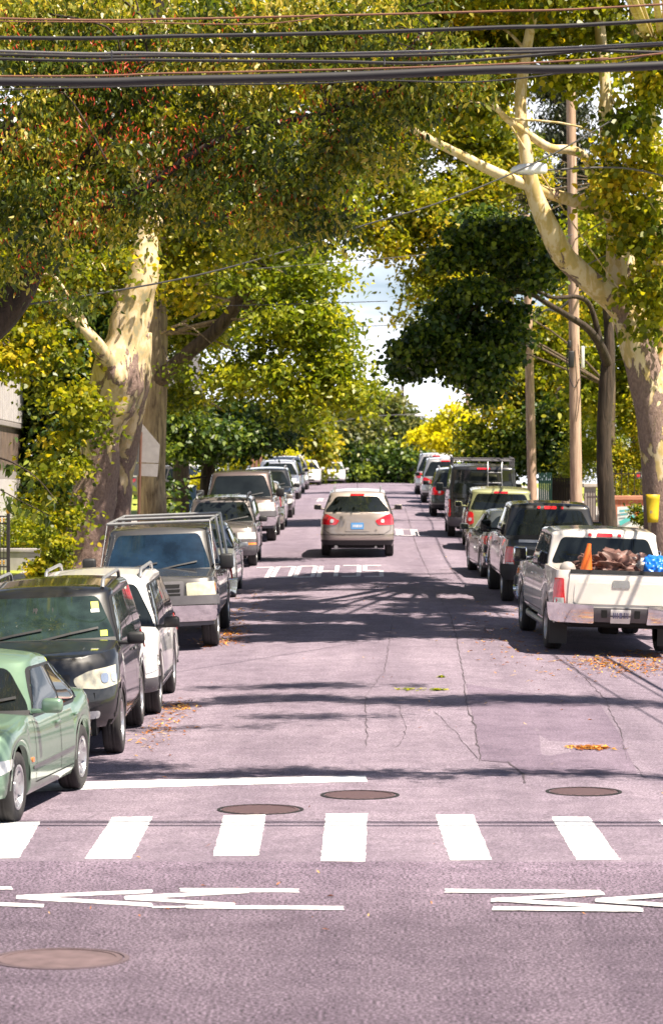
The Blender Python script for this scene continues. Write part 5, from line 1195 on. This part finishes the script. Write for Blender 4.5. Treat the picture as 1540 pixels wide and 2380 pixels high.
# unseen trees added behind the camera to darken reflections in glass and paint
r_ = random.Random(31)
for i, (x_, y_, h_, lb_) in enumerate(((-24, -24, 13, 'leftmost'), (-15, -21, 11, 'second from the left'), (-6, -25, 14, 'left middle'), (4, -22, 12, 'right middle'), (13, -26, 14, 'second from the right'), (23, -22, 12, 'rightmost'))):
    rows = [(x_ + r_.uniform(-3.2, 3.2), y_ + r_.uniform(-2, 2), r_.uniform(1.5, h_), 2.4, 2.0, 2.0) for _ in range(12)]
    tree('broad green tree added unseen behind the viewpoint to darken reflections, ' + lb_, (x_, y_, 0), [[(x_, y_, -.2, .4), (x_ + .2, y_, 4, .32), (x_, y_, h_ - 2, .12)]], BARK_MID, rows, 'green', 5000, .5, 'added_tree', group='trees added behind the viewpoint', gen=5, aspect=.7, sub=.9, seed=70 + i)
# shrubs
def shrub(label, px, D, rows, leaf, n, size, name='shrub', **kw):
    b = at(px, 1200, D); b.z = gz(b.x, D); t = thing(name, label, 'shrub', b); bm = bmesh.new()
    for k in range(5):
        limb(bm, [(b.x + random.uniform(-.1, .1), b.y, b.z - .05, .03), (b.x + random.uniform(-.4, .4), b.y + random.uniform(-.3, .3), b.z + .8, .012)], b, 6, .05, k, 4)
    bm_obj('stems', bm, BARK_MID, t, 180); leaf_mesh('foliage', LEAF[leaf], t, ell(rows), n, size, base=b, **kw); return t
shrub('rounded green hedge bush beside the house steps', 40, 70, [(38, 1215, 70, .35, .45, .5), (75, 1235, 70, .45, .4, .5), (105, 1225, 70.5, .4, .4, .4), (50, 1262, 70, .5, .3, .5)], 'green', 9000, .07, seed=50, sub=.14, hi=.1)
shrub('sprouting yellow green suckers at the foot of the left sycamore', 140, 57.5, [(120, 1270, 57.5, .32, .5, .3), (150, 1180, 57.8, .2, .4, .3), (120, 1330, 57.5, .4, .25, .3), (165, 1100, 58, .22, .3, .3)], 'syc', 5000, .085, seed=51, sub=.13, aspect=.8)
shrub('feathery green arborvitae behind the brick pillars', 1370, 100, [(1375, 1000, 100, .7, 1.3, .8), (1420, 1030, 100, .6, 1.2, .8), (1350, 1080, 100, .6, .8, .8), (1430, 1120, 99, .5, .7, .6)], 'green', 14000, .12, seed=52, name='arborvitae', sub=.25, aspect=.3, hi=.12, droop=-.2)
shrub('yellow leaved bush above the low brick wall', 1460, 94, [(1460, 1110, 94, .6, .5, .5), (1510, 1030, 94, .8, .8, .6), (1450, 1060, 94, .6, .5, .5), (1530, 960, 94, .8, .9, .6)], 'syc', 11000, .11, seed=53, sub=.25, hi=.15)
shrub('small leafy plant against the right sycamore foot', 1490, 62, [(1500, 1215, 62, .13, .32, .2), (1485, 1185, 62, .1, .2, .2)], 'syc', 1100, .09, seed=54, sub=.08)
shrub('sunny grass clump shrub by the driveway behind the left row', 460, 108, [(460, 1120, 108, .4, .16, .5), (490, 1105, 110, .5, .14, .5)], 'yellow', 2500, .1, seed=55, sub=.12, tint=(.3, .2))
# ---------------------------------------------------------------- leaf litter and dropped twigs
def litter(name, spots, n, size, seed, label, lf='litter'):
    r = random.Random(seed); V = []; F = []; T = []
    for k in range(n):
        (x0, y0, sx, sy) = r.choice(spots); x, y = r.gauss(x0, sx), r.gauss(y0, sy)
        if not -4.95 < x < 5.3 or y < 18: continue
        s = size * r.uniform(.5, 1.4); a = r.uniform(0, 6.28); z = G(x, y) + .006; c, q = math.cos(a), math.sin(a); i = len(V)
        for (u, v, h) in ((-s, 0, 0), (0, -s * .35, .012), (s, 0, r.uniform(0, .03)), (0, s * .35, .012)): V.append((x + u * c - v * q, y + u * q + v * c, z + h))
        F.append((i, i + 1, i + 2, i + 3)); T.append(r.random())
    o = mesh_obj(name, V, F, LEAF[lf]); a = o.data.attributes.new('tint', 'FLOAT', 'FACE'); a.data.foreach_set('value', T[:len(o.data.polygons)]); return tag(o, label, 'leaves', None, 'stuff')
def spot(px, py, sx, sy): h = hit(px, py); return (h.x, h.y, sx, sy)
litter('fallen_leaves', [spot(530, 1480, .15, 1.0), spot(500, 1492, .2, .5), spot(540, 1470, .12, .9), spot(420, 1645, .12, .4), spot(370, 1700, .15, 1.0), spot(560, 1420, .25, 3)] + [(-4.2, 45, .6, 6)], 900, .040, 3, 'orange dead leaves gathered along the left gutter')
litter('fallen_leaves', [spot(1500, 1545, .35, .6), spot(1450, 1555, .4, .8), spot(1540, 1530, .3, .5), spot(1400, 1540, .3, .8), spot(1370, 1740, .12, .1), spot(1180, 1480, .4, 4), (5.0, 50, .25, 12)], 1400, .042, 4, 'dry orange leaves strewn behind the cream pickup')
litter('fallen_leaves', [(0.5, 40, 3, 12), (0, 70, 3, 20), (0, 22, 3, 3)], 150, .024, 5, 'odd yellow leaves scattered over the roadway')
litter('dropped_twigs', [spot(950, 1604, .10, .10), spot(1018, 1604, .06, .06), spot(1025, 1575, .01, .01)], 110, .055, 6, 'small fallen sprigs of green leaves on the road', 'green')
# ---------------------------------------------------------------- utility poles, lamps and wires
def pole(label, px, D, ptop, rb, rt, group='wooden utility poles on the right', arms=True):
    b = at(px, 1150, D); b.z = gz(b.x, D); t = thing('utility_pole', label, 'utility pole', b, group=group); top = at(px - 16, ptop, D)
    bm = bmesh.new(); pts = [(0, 0, -.2), (-(b.x - top.x) * .5, 0, (top.z - b.z) * .5), (top.x - b.x, 0, top.z - b.z)]; tube(bm, cr(pts, 8), [rb + (rt - rb) * k / 16 for k in range(17)], 20); bm_obj('pole', bm, WOODP, t, 60)
    return t, b, top
WGREY_ = simple('lamp_arm_grey', (.12, .11, .11), .6); MET = simple('galvanised_lamp', (.45, .44, .44), .45, .6); LAMPW = simple('lamp_white_shell', (.86, .84, .84), .45)
def lampa(t, b, px, py, D, reach_px, sc=1.0, D2=None):
    p = at(px, py, D); q = at(reach_px, py + 4, D); a = p - b; c = q - b
    bm = bmesh.new(); tube(bm, cr([(c.x, c.y, c.z - .15), (c.x * .6 + a.x * .4, c.y, a.z + .06), (a.x + .3, a.y, a.z + .02)], 6), .017, 8); bm_obj('lamp_arm', bm, WGREY_, t, 60)
    bm = bmesh.new(); V = []
    prof = [(0, .03, .03), (.06, .09, .08), (.25, .15, .13), (.6, .17, .16), (.8, .15, .16), (.98, .10, .14), (1.0, .03, .08)]
    rings = []
    for (u, w, h) in prof:
        x = a.x - .55 * sc + u * 1.0 * sc; rings.append([bm.verts.new((x, a.y + w * math.cos(k * math.pi / 6), a.z + h * max(math.sin(k * math.pi / 6), -.25))) for k in range(12)])
    for i in range(len(rings) - 1):
        for k in range(12): bm.faces.new((rings[i][k], rings[i][(k + 1) % 12], rings[i + 1][(k + 1) % 12], rings[i + 1][k]))
    bm.faces.new(rings[0]); bm.faces.new(rings[-1]); hd = bm_obj('lamp_head', bm, LAMPW, t, 50)
    bm = bmesh.new(); box(bm, (a.x - .1 * sc, a.y, a.z - .04), (.42 * sc, .22, .05), bev=.02); bm_obj('lamp_lens', bm, M['clear_lens'], hd, 50)
t, b, top = pole('near utility pole at the right frame edge carrying the white street lamp', 1590, 55.5, -120, .17, .13)
lampa(t, b, 1232, 398, 55.5, 1585, .68)
t, b, top = pole('tall pale utility pole with black cable boxes behind the black pickup', 1340, 82, 150, .17, .12)
bm = bmesh.new()
for (px, py, h_, w_) in ((1326, 835, .45, .16), (1322, 800, .2, .1)):
    p = at(px, py, 81.8) - b; box(bm, p, (w_, .16, h_), bev=.03)
bm_obj('cable_box', bm, M['black'], t, 50)
bm = bmesh.new(); p = at(1353, 830, 82) - b; box(bm, p, (.09, .09, .6), bev=.02); bm_obj('white_pipe', bm, M['sticker_white'], t, 50)
bm = bmesh.new()
tube(bm, cr([at(1320, 790, 81.8) - b, at(1316, 850, 81.8) - b, at(1332, 900, 81.8) - b, at(1345, 880, 81.8) - b], 6), .015, 6)
tube(bm, cr([at(1342, 800, 81.8) - b, at(1348, 900, 81.8) - b, at(1338, 980, 81.8) - b], 6), .012, 6); bm_obj('cable_loop', bm, M['black'], t, 60)
t, b, top = pole('second utility pole half covered by leaves behind the van', 1237, 104, 500, .17, .13)
lampa(t, b, 1068, 553, 104, 1225, 1.0)
t, b, top = pole('distant thin utility pole above the far right cars', 1098, 185, 860, .17, .13)
lampa(t, b, 985, 966, 185, 1096, 1.1)
bm = bmesh.new(); p = at(1100, 960, 184.8) - b; box(bm, p, (.35, .35, .9), bev=.08); bm_obj('transformer', bm, MET, t, 50)
RUST = simple('rusty_wire', (.22, .10, .06), .8); WBLK = simple('wire_black', (.022, .02, .022), .6); WGREY = simple('wire_grey', (.13, .125, .135), .6, .1)
def wire(pts, D, w, mat, label, D1=None, ext=True, group='overhead cables across the street', name='overhead_cable'):
    P = [at(px, py, D + ((D1 - D) * i / (len(pts) - 1) if D1 else 0)) for i, (px, py) in enumerate(pts)]
    if ext:
        a, b2 = P[0], P[-1]; d0 = (P[0] - P[1]).normalized(); d1 = (P[-1] - P[-2]).normalized()
        P = [a + d0 * 16 + Vector((0, 0, 1.0))] + [a + d0 * 6 + Vector((0, 0, .15))] + P + [b2 + d1 * 6 + Vector((0, 0, .15)), b2 + d1 * 16 + Vector((0, 0, 1.0))]
    bm = bmesh.new(); tube(bm, cr(P, 8), w / 2, 8); o = bm_obj(name, bm, mat, None, 180); return tag(o, label, 'cable', group)
wire([(0, 43), (400, 44), (770, 36), (1150, 26), (1540, 10)], 25, .018, RUST, 'rusty brown top wire crossing the whole picture')
wire([(0, 50), (300, 52), (600, 56), (770, 36)], 25.2, .010, RUST, 'faint thin brown wire just under the topmost one', ext=False)
wire([(0, 88), (400, 84), (770, 77), (1150, 64), (1540, 47)], 25, .034, WBLK, 'plain black wire, second heavy line from the top')
wire([(0, 119), (300, 123), (560, 127), (770, 125), (1100, 116), (1540, 100)], 25.1, .024, WGREY, 'shiny grey strand above the twisted black pair')
wire([(0, 127), (400, 130), (770, 131), (1100, 124), (1540, 104)], 25.15, .026, WBLK, 'black cable lashed right under the grey strand')
wire([(0, 137), (300, 139), (600, 142), (770, 143), (1000, 146), (1250, 128), (1400, 115), (1540, 122)], 25.2, .026, WBLK, 'lower black cable of the twisted pair')
wire([(0, 177), (400, 170), (770, 162), (1150, 150), (1400, 136), (1540, 124)], 25, .016, RUST, 'tan support strand just above the thickest cable')
wire([(0, 190), (400, 186), (770, 178), (1150, 162), (1540, 152)], 24.9, .074, WBLK, 'thickest black bundle, lowest of the heavy lines')
wire([(560, 196), (862, 187), (1082, 191), (1258, 176), (1420, 148), (1560, 112)], 25.3, .013, WBLK, 'thin black drop wire curling under the thickest bundle')
bm = bmesh.new()
for (px, y0_, y1_) in ((260, 118, 142), (512, 124, 144), (672, 120, 128), (893, 133, 150)):
    tube(bm, [at(px, y0_, 25.05), at(px, y1_, 25.05)], .006, 6)
o = bm_obj('cable_clip', bm, WGREY); tag(o, 'small metal clips hanging between the twin cables', 'cable clip')
wire([(1420, 280), (1290, 355), (1150, 420), (1000, 478), (850, 522), (690, 575), (545, 618), (400, 652), (230, 682), (60, 708), (-60, 722)], 46, .024, WBLK, 'slanting grey cable from the right pole down to the left', 34, False)
wire([(-60, 690), (200, 705), (400, 712), (700, 706), (900, 700)], 62, .014, WGREY, 'thin straight wire in front of the pale sycamore trunk', None, False)
wire([(545, 628), (760, 612), (1000, 590), (1250, 560), (1330, 545)], 70, .016, WGREY, 'thin wire running from the canopy to the tall pole', None, False)
wire([(800, 760), (900, 756), (1010, 748), (1130, 730)], 88, .022, WGREY, 'faint upper wire across the patch of open sky', None, False)
wire([(830, 850), (900, 845), (1020, 838), (1130, 820)], 90, .018, WGREY, 'faint lower wire across the patch of open sky', None, False)
wire([(750, 985), (860, 968), (985, 962), (1095, 955)], 185, .05, WGREY, 'distant wires in front of the trees beyond the crest', None, False)
for (dx, zo, w, lb_) in ((0, 6.9, .075, 'thick cable slung along the right poles, lowest of the lengthwise lines'), (.12, 7.6, .035, 'thin cable strung along the right poles, middle lengthwise line'), (-.2, 8.3, .035, 'upper thin cable running lengthwise along the right poles')):
    P = [(5.75 + dx + max(0, 56 - yk) ** 1.3 * .03, yk, gz(6, yk) + zo - sg_) for yk, sg_ in ((-20, 0), (10, .35), (40, .4), (62, .3), (82, 0), (93, .2), (104, 0), (145, .5), (185, 0))]
    bm = bmesh.new(); tube(bm, cr(P, 8), w / 2, 6); o = bm_obj('street_cable', bm, WBLK, None, 180); tag(o, lb_, 'cable', 'cables along the right kerb')
# ---------------------------------------------------------------- signs, fences, houses
b = at(319, 1225, 69); b.z = gz(b.x, 69); tp = at(328, 1004, 69)
t = thing('school_sign', 'back of a five sided sign on a leaning rusty post by the ash', 'road sign', b)
bm = bmesh.new(); tube(bm, [Vector((0, 0, -.1)), tp - b], .03, 8); bm_obj('post', bm, simple('rusty_post', (.13, .055, .035), .8), t, 60)
SB = simple('sign_back_aluminium', (.36, .33, .33), .5, .2)
def flat(name, pts, D, mat, parent, base, th=.006):
    P = [at(px, py, D) - base for px, py in pts]; bm = bmesh.new(); a = [bm.verts.new(p) for p in P]; c = [bm.verts.new(p + Vector((0, th, 0))) for p in P]; n = len(P)
    bm.faces.new(a); bm.faces.new(c[::-1])
    for i in range(n): bm.faces.new((a[i], a[(i + 1) % n], c[(i + 1) % n], c[i]))
    return bm_obj(name, bm, mat, parent)
flat('sign_board', [(312, 1003), (331, 985), (372, 1034), (369, 1076), (308, 1074)], 69.06, SB, t, b)
flat('sign_plate', [(307, 1077), (369, 1078), (366, 1108), (304, 1105)], 69.06, SB, t, b)
b = at(530, 1120, 112); b.z = gz(b.x, 112); t = thing('street_sign', 'small grey sign on a thin pole behind the left row', 'road sign', b)
bm = bmesh.new(); tube(bm, [(0, 0, -.1), (0, 0, at(530, 1030, 112).z - b.z)], .03, 8); bm_obj('post', bm, M['steel'], t); flat('sign_board', [(528, 1040), (543, 1040), (543, 1063), (528, 1063)], 111.9, SB, t, b)
# left house
WHT = simple('house_white_boards', (.50, .47, .47), .7, var=.12, vs=5)
m, t_, bb = nodes('stone_band'); v = coords(t_, (1, 1, 1)); f = noise(t_, 3, 6, v, .7); f2 = noise(t_, .9, 4, coords(t_, (6, 6, .6)))
t_.links.new(mix(t_, .6, ramp(t_, f, [(.3, (.12, .09, .08)), (.7, (.30, .24, .21))]), ramp(t_, f2, [(.4, (.5, .45, .42)), (.7, (1, .8, .6))]), 'MULTIPLY'), bb.inputs['Base Color']); STONE = m
t = thing('left_house', 'house corner with white boards and a brown stone band at left', 'house', (-11.5, 80, G(5.2, 80) + .1))
bm = bmesh.new(); box(bm, (-2.6, -4, 4.2), (8.4, 20, 8.6)); bm_obj('wall', bm, STONE, t)          # street face at local x = 1.6
bm = bmesh.new(); box(bm, (1.62, -4, 1.9), (.06, 19.9, .22)); box(bm, (1.62, -4, 3.28), (.12, 19.9, .14), bev=.02); bm_obj('cornice', bm, simple('cornice_grey', (.30, .27, .26), .7), t)
bm = bmesh.new()
for k in range(54): box(bm, (1.625, 5.75 - k * .36, .9), (.05, .33, 1.78), bev=.01)
bm_obj('white_siding', bm, WHT, t)
bm = bmesh.new()
for k in range(48): box(bm, (1.64, 5.6 - k * .41, 3.95), (.10, .24, 1.18), bev=.015)
bm_obj('balcony_baluster', bm, WHT, t)
bm = bmesh.new(); box(bm, (1.64, -4, 4.6), (.16, 19.9, .12), bev=.02); bm_obj('hand_rail', bm, WHT, t)
bm = bmesh.new(); box(bm, (-2.6, -4, 8.75), (9.4, 21, .3)); box(bm, (-2.6, -4, 9.3), (7, 18, 1.0)); bm_obj('roof', bm, simple('roof_slate', (.08, .075, .08), .8), t)
bm = bmesh.new(); box(bm, (1.6, -2, 6.4), (.08, 1.0, 1.4)); bm_obj('window', bm, M['glass'], t)
# low retaining wall and paved drive
b = at(90, 1300, 69); t = thing('garden_wall', 'low grey stone wall below the hedge bush at left', 'wall', (-11, 68.2, G(5.2, 68) + .1)); bm = bmesh.new(); box(bm, (.6, 0, .2), (5.6, .3, .5), bev=.03); box(bm, (.6, 0, .49), (5.8, .38, .09), bev=.02); bm_obj('wall', bm, KERB, t)
# iron gate with gold finials
t = thing('iron_gate', 'black iron gate panel with golden scrolls at the left edge', 'gate', (at(20, 1250, 53).x, 53, G(5.2, 53) + .1))
GOLD = simple('gilt_gold', (.55, .30, .05), .35, .8); IRONB = simple('wrought_iron', (.02, .015, .015), .5); b = t.location; top_ = at(0, 1200, 53).z - b.z
bm = bmesh.new()
for k in range(26): box(bm, (-.08 - k * .06, 0, top_ / 2), (.014, .014, top_))
for zf in (.02, .52, .60, .93, 1.0): box(bm, (-.8, 0, top_ * zf), (1.6, .03, .025))
bm_obj('bars', bm, IRONB, t)
bm = bmesh.new(); box(bm, (0, 0, top_ / 2 + .02), (.06, .06, top_ + .05), bev=.008); bm_obj('gate_post', bm, IRONB, t)
bm = bmesh.new()
for k in range(24):
    for zf in (.56, .965): lathe(bm, [(0, -.045), (.022, -.02), (.012, 0), (.022, .02), (0, .045)], 8, c=(-.08 - k * .066, 0, top_ * zf))
lathe(bm, [(.0, -.06), (.03, -.05), (.045, 0), (.03, .045), (0, .07)], 12, c=(0, 0, top_ + .10)); bm_obj('gilt_scroll', bm, GOLD, t, 60)
# right side: brick pillars with gate, low wall, boards
m, t_, bb = nodes('red_brick'); br = N(t_, 'TexBrick'); t_.links.new(coords(t_, (1, 1, 1)), br.inputs['Vector']); br.inputs['Scale'].default_value = 4.5
br.inputs['Color1'].default_value = (.40, .10, .05, 1); br.inputs['Color2'].default_value = (.52, .17, .09, 1); br.inputs['Mortar'].default_value = (.35, .3, .27, 1); t_.links.new(br.outputs['Color'], bb.inputs['Base Color']); bb.inputs['Roughness'].default_value = .85; BRICK = m
SANDS = simple('pale_coping_stone', (.55, .48, .42), .8)
def pillar(label, px0, px1, ptop, D):
    a = at(px0, ptop, D); c = at(px1, ptop, D); w = c.x - a.x; b = Vector(((a.x + c.x) / 2, D, G(5.2, D) + .1)); t = thing('brick_pillar', label, 'brick pillar', b, group='brick gate pillars on the right')
    h = a.z - b.z; bm = bmesh.new(); box(bm, (0, 0, h / 2), (w, w, h)); bm_obj('pillar', bm, BRICK, t); bm = bmesh.new(); box(bm, (0, 0, h + .05), (w + .1, w + .1, .12), bev=.02); bm_obj('coping', bm, SANDS, t)
pillar('left brick gate pillar between the tall pole and the dark trunk', 1357, 1383, 1132, 88)
pillar('right brick gate pillar touching the dark trunk', 1393, 1421, 1145, 86)
t = thing('iron_gate', 'closed arched iron gate hung between the two brick pillars', 'gate', (at(1388, 1150, 87).x, 87, G(5.2, 87) + .1)); bm = bmesh.new(); hh = at(0, 1140, 87).z - t.location.z
for k in range(9): box(bm, (-.3 + k * .075, 0, hh / 2), (.03, .03, hh * (1 - .015 * abs(k - 4))))
box(bm, (0, 0, hh * .3), (.66, .04, .05)); box(bm, (0, 0, hh * .85), (.66, .04, .05)); bm_obj('bars', bm, simple('gate_grey_iron', (.13, .10, .10), .5, .4), t)
b = at(1478, 1200, 84); b.z = G(5.2, 84) + .1
t = thing('brick_wall', 'low orange brick wall with railing spikes right of the dark trunk', 'wall', b); z1 = at(0, 1163, 84).z - b.z
bm = bmesh.new(); box(bm, (.6, 0, z1 / 2 + .1), (2.6, .3, z1 + .2 - .2)); bm_obj('wall', bm, BRICK, t)
bm = bmesh.new(); box(bm, (.6, 0, z1 + .07), (2.7, .38, .13), bev=.02); bm_obj('coping', bm, simple('orange_coping', (.50, .22, .14), .8), t)
bm = bmesh.new()
for k in range(14): box(bm, (-.6 + k * .18, 0, z1 + .5), (.02, .02, .8))
box(bm, (.6, 0, z1 + .75), (2.5, .02, .03)); bm_obj('railing', bm, IRONB, t)
bm = bmesh.new(); box(bm, (.6, -1.0, .28), (2.4, .4, .55), bev=.05); o = bm_obj('stone_edging', bm, SANDS, t)
# plain picture board, white board fence, red lettered sign, yellow sign
b = at(1462, 1225, 80); b.z = G(5.2, 80) + .1
t = thing('yard_sign', 'white yard sign with blue, teal and orange blots before the brick wall', 'sign', b)
flat('sign_board', [(1433, 1178), (1500, 1175), (1500, 1222), (1434, 1226)], 80, simple('board_white', (.72, .74, .72), .5), t, b, .02)
def bl(pts, c, nm): flat('sign_print', pts, 79.97, simple(nm, c, .5), t, b, .004)
bl([(1437, 1212), (1470, 1196), (1474, 1204), (1440, 1222)], (.10, .50, .48), 'print_teal'); bl([(1474, 1184), (1484, 1182), (1482, 1200), (1474, 1196)], (.75, .22, .04), 'print_orange'); bl([(1485, 1180), (1496, 1186), (1492, 1202), (1484, 1196)], (.05, .15, .40), 'print_blue'); bl([(1438, 1186), (1462, 1183), (1462, 1188), (1438, 1191)], (.12, .4, .45), 'print_text')
bl([(1440, 1195), (1456, 1193), (1456, 1196), (1440, 1198)], (.12, .4, .45), 'print_text')
bm = bmesh.new()
for px in (1440, 1494): p = at(px, 1225, 80.03) - b; box(bm, (p.x, p.y + .03, p.z), (.03, .03, p.z * 2))
bm_obj('stake', bm, M['steel'], t)
b = at(1475, 1150, 97); b.z = G(5.2, 97) + .1; t = thing('board_fence', 'pale grey board panel with a white post behind the bushes on the right', 'fence', b)
flat('panel', [(1446, 1062), (1512, 1062), (1512, 1125), (1446, 1125)], 97, simple('panel_grey', (.42, .43, .44), .6), t, b, .04)
bm = bmesh.new(); p0 = at(1482, 1045, 96.9) - b; tube(bm, [(p0.x, p0.y, 0), tuple(p0)], .07, 10); lathe(bm, [(.09, -.02), (.05, .04), (0, .12)], 10, c=tuple(p0)); bm_obj('post', bm, simple('post_white', (.6, .6, .62), .5), t, 60)
b = at(1486, 1110, 91); b.z = G(5.2, 91) + .1; t = thing('number_plaque', 'small grey plaque with a red square and pale figures in the bush', 'sign', b)
flat('sign_board', [(1477, 1097), (1511, 1095), (1511, 1110), (1478, 1113)], 91, simple('plaque_grey', (.16, .14, .16), .5), t, b, .05); flat('sign_print', [(1478, 1100), (1486, 1099), (1486, 1108), (1479, 1109)], 90.97, M['red_lens'], t, b, .004)
for k in range(4): flat('sign_figure', [(1489 + k * 5, 1099), (1492.5 + k * 5, 1099), (1492.5 + k * 5, 1108), (1489 + k * 5, 1108)], 90.97, M['plate_white'], t, b, .004)
bm = bmesh.new(); p0 = at(1494, 1110, 91.03) - b; tube(bm, [(p0.x, p0.y, 0), tuple(p0)], .03, 8); bm_obj('post', bm, M['steel'], t)
b = at(1512, 1195, 59.4); b.z = G(5.2, 59.4) + .1; t = thing('yellow_notice', 'bright yellow curled notice tied to the right sycamore trunk', 'sign', b)
bm = bmesh.new(); g_ = []
P4 = [(1499, 1149), (1532, 1150), (1528, 1214), (1503, 1215)]
for j in range(7):
    row = []
    for i in range(7):
        u, v_ = i / 6, j / 6; px = (P4[0][0] * (1 - u) + P4[1][0] * u) * (1 - v_) + (P4[3][0] * (1 - u) + P4[2][0] * u) * v_; py = (P4[0][1] * (1 - u) + P4[1][1] * u) * (1 - v_) + (P4[3][1] * (1 - u) + P4[2][1] * u) * v_
        row.append(bm.verts.new(at(px, py, 59.42 + .06 * (u - .5) ** 2 * 4 + .02 * math.sin(v_ * 5)) - b))
    g_.append(row)
for j in range(6):
    for i in range(6): bm.faces.new((g_[j][i], g_[j][i + 1], g_[j + 1][i + 1], g_[j + 1][i]))
nb = bm_obj('notice_sheet', bm, simple('notice_yellow', (.6, .42, .01), .5), t, 60)
md = nb.modifiers.new('thick', 'SOLIDIFY'); md.thickness = .006; md.offset = 1
bm = bmesh.new(); p = at(1510, 1190, 59.39) - b
for dx in (0, .03): box(bm, (p.x + dx, p.y, p.z), (.012, .01, .06))
bm_obj('sign_figure', bm, M['plate_ink'], t)
# green fence and dark fence behind the poles
def boards(label, name, px0, px1, ptop, D, mat, n, group=None):
    a = at(px0, ptop, D); c = at(px1, ptop, D); b = Vector(((a.x + c.x) / 2, D, G(5.2, D) + .1)); t = thing(name, label, 'fence', b, group=group); h = a.z - b.z; w = (c.x - a.x) / n; bm = bmesh.new()
    for k in range(n): box(bm, (a.x - b.x + w * (k + .5), 0, h / 2), (w * .86, .03, h * random.uniform(.96, 1.0)))
    bm_obj('boards', bm, mat, t); bm = bmesh.new(); box(bm, (0, .04, h * .3), (c.x - a.x, .04, .1)); box(bm, (0, .04, h * .8), (c.x - a.x, .04, .1)); bm_obj('rail', bm, mat, t)
boards('faded teal green board fence right of the second pole', 'board_fence', 1250, 1282, 1098, 98, simple('fence_teal', (.08, .20, .16), .7), 7)
boards('dark brown board fence behind the tall utility pole', 'board_fence', 1282, 1350, 1110, 99, simple('fence_dark_brown', (.03, .018, .015), .8), 12)
b = at(446, 1115, 104); b.z = G(5.2, 104) + .1; t = thing('wheelie_bin', 'pale blue wheeled bin standing on the lawn at left', 'bin', b)
bm = bmesh.new(); box(bm, (0, 0, .48), (.30, .35, .86), bev=.04); bm_obj('bin_body', bm, simple('bin_blue', (.20, .30, .42), .6), t); bm = bmesh.new(); box(bm, (0, -.02, .94), (.34, .40, .06), bev=.02); bm_obj('lid', bm, simple('bin_lid', (.12, .2, .3), .6), t)
for i, px in enumerate((587, 604, 617, 660)):
    pass
b = at(600, 1090, 140); b.z = G(5.2, 140) + .1; t = thing('stake_fence', 'row of reddish stakes in front of the yellow shrubs', 'fence', b)
for px in (587, 596, 606, 655, 662):
    p = at(px, 1060, 140) - b; bm = bmesh.new(); box(bm, (p.x, 0, (at(0, 1058, 140).z - b.z) / 2), (.12, .12, at(0, 1058, 140).z - b.z)); bm_obj('stake', bm, simple('stake_red_brown', (.35, .17, .12), .8), t)
# far house glimpsed at the left
t = thing('far_house', 'distant pale house under the trees behind the left row', 'house', (-15, 175, G(5.2, 175) + .1))
bm = bmesh.new(); box(bm, (0, 0, 2.6), (9, 8, 5.2)); bm_obj('wall', bm, simple('far_wall', (.5, .48, .46), .8), t); bm = bmesh.new()
vs = [bm.verts.new(p) for p in ((-5, -4.4, 5.2), (5, -4.4, 5.2), (5, 4.4, 5.2), (-5, 4.4, 5.2), (-5, 0, 7.6), (5, 0, 7.6))]
for f in ((0, 1, 5, 4), (2, 3, 4, 5), (0, 4, 3), (1, 2, 5), (0, 3, 2, 1)): bm.faces.new([vs[i] for i in f])
bm_obj('roof', bm, simple('roof_slate', (.08, .075, .08), .8), t); bm = bmesh.new()
for xx in (-3, 0, 3):
    for z_ in (1.6, 4): box(bm, (xx, -4.01, z_), (1, .06, 1.2))
bm_obj('window', bm, M['glass'], t)
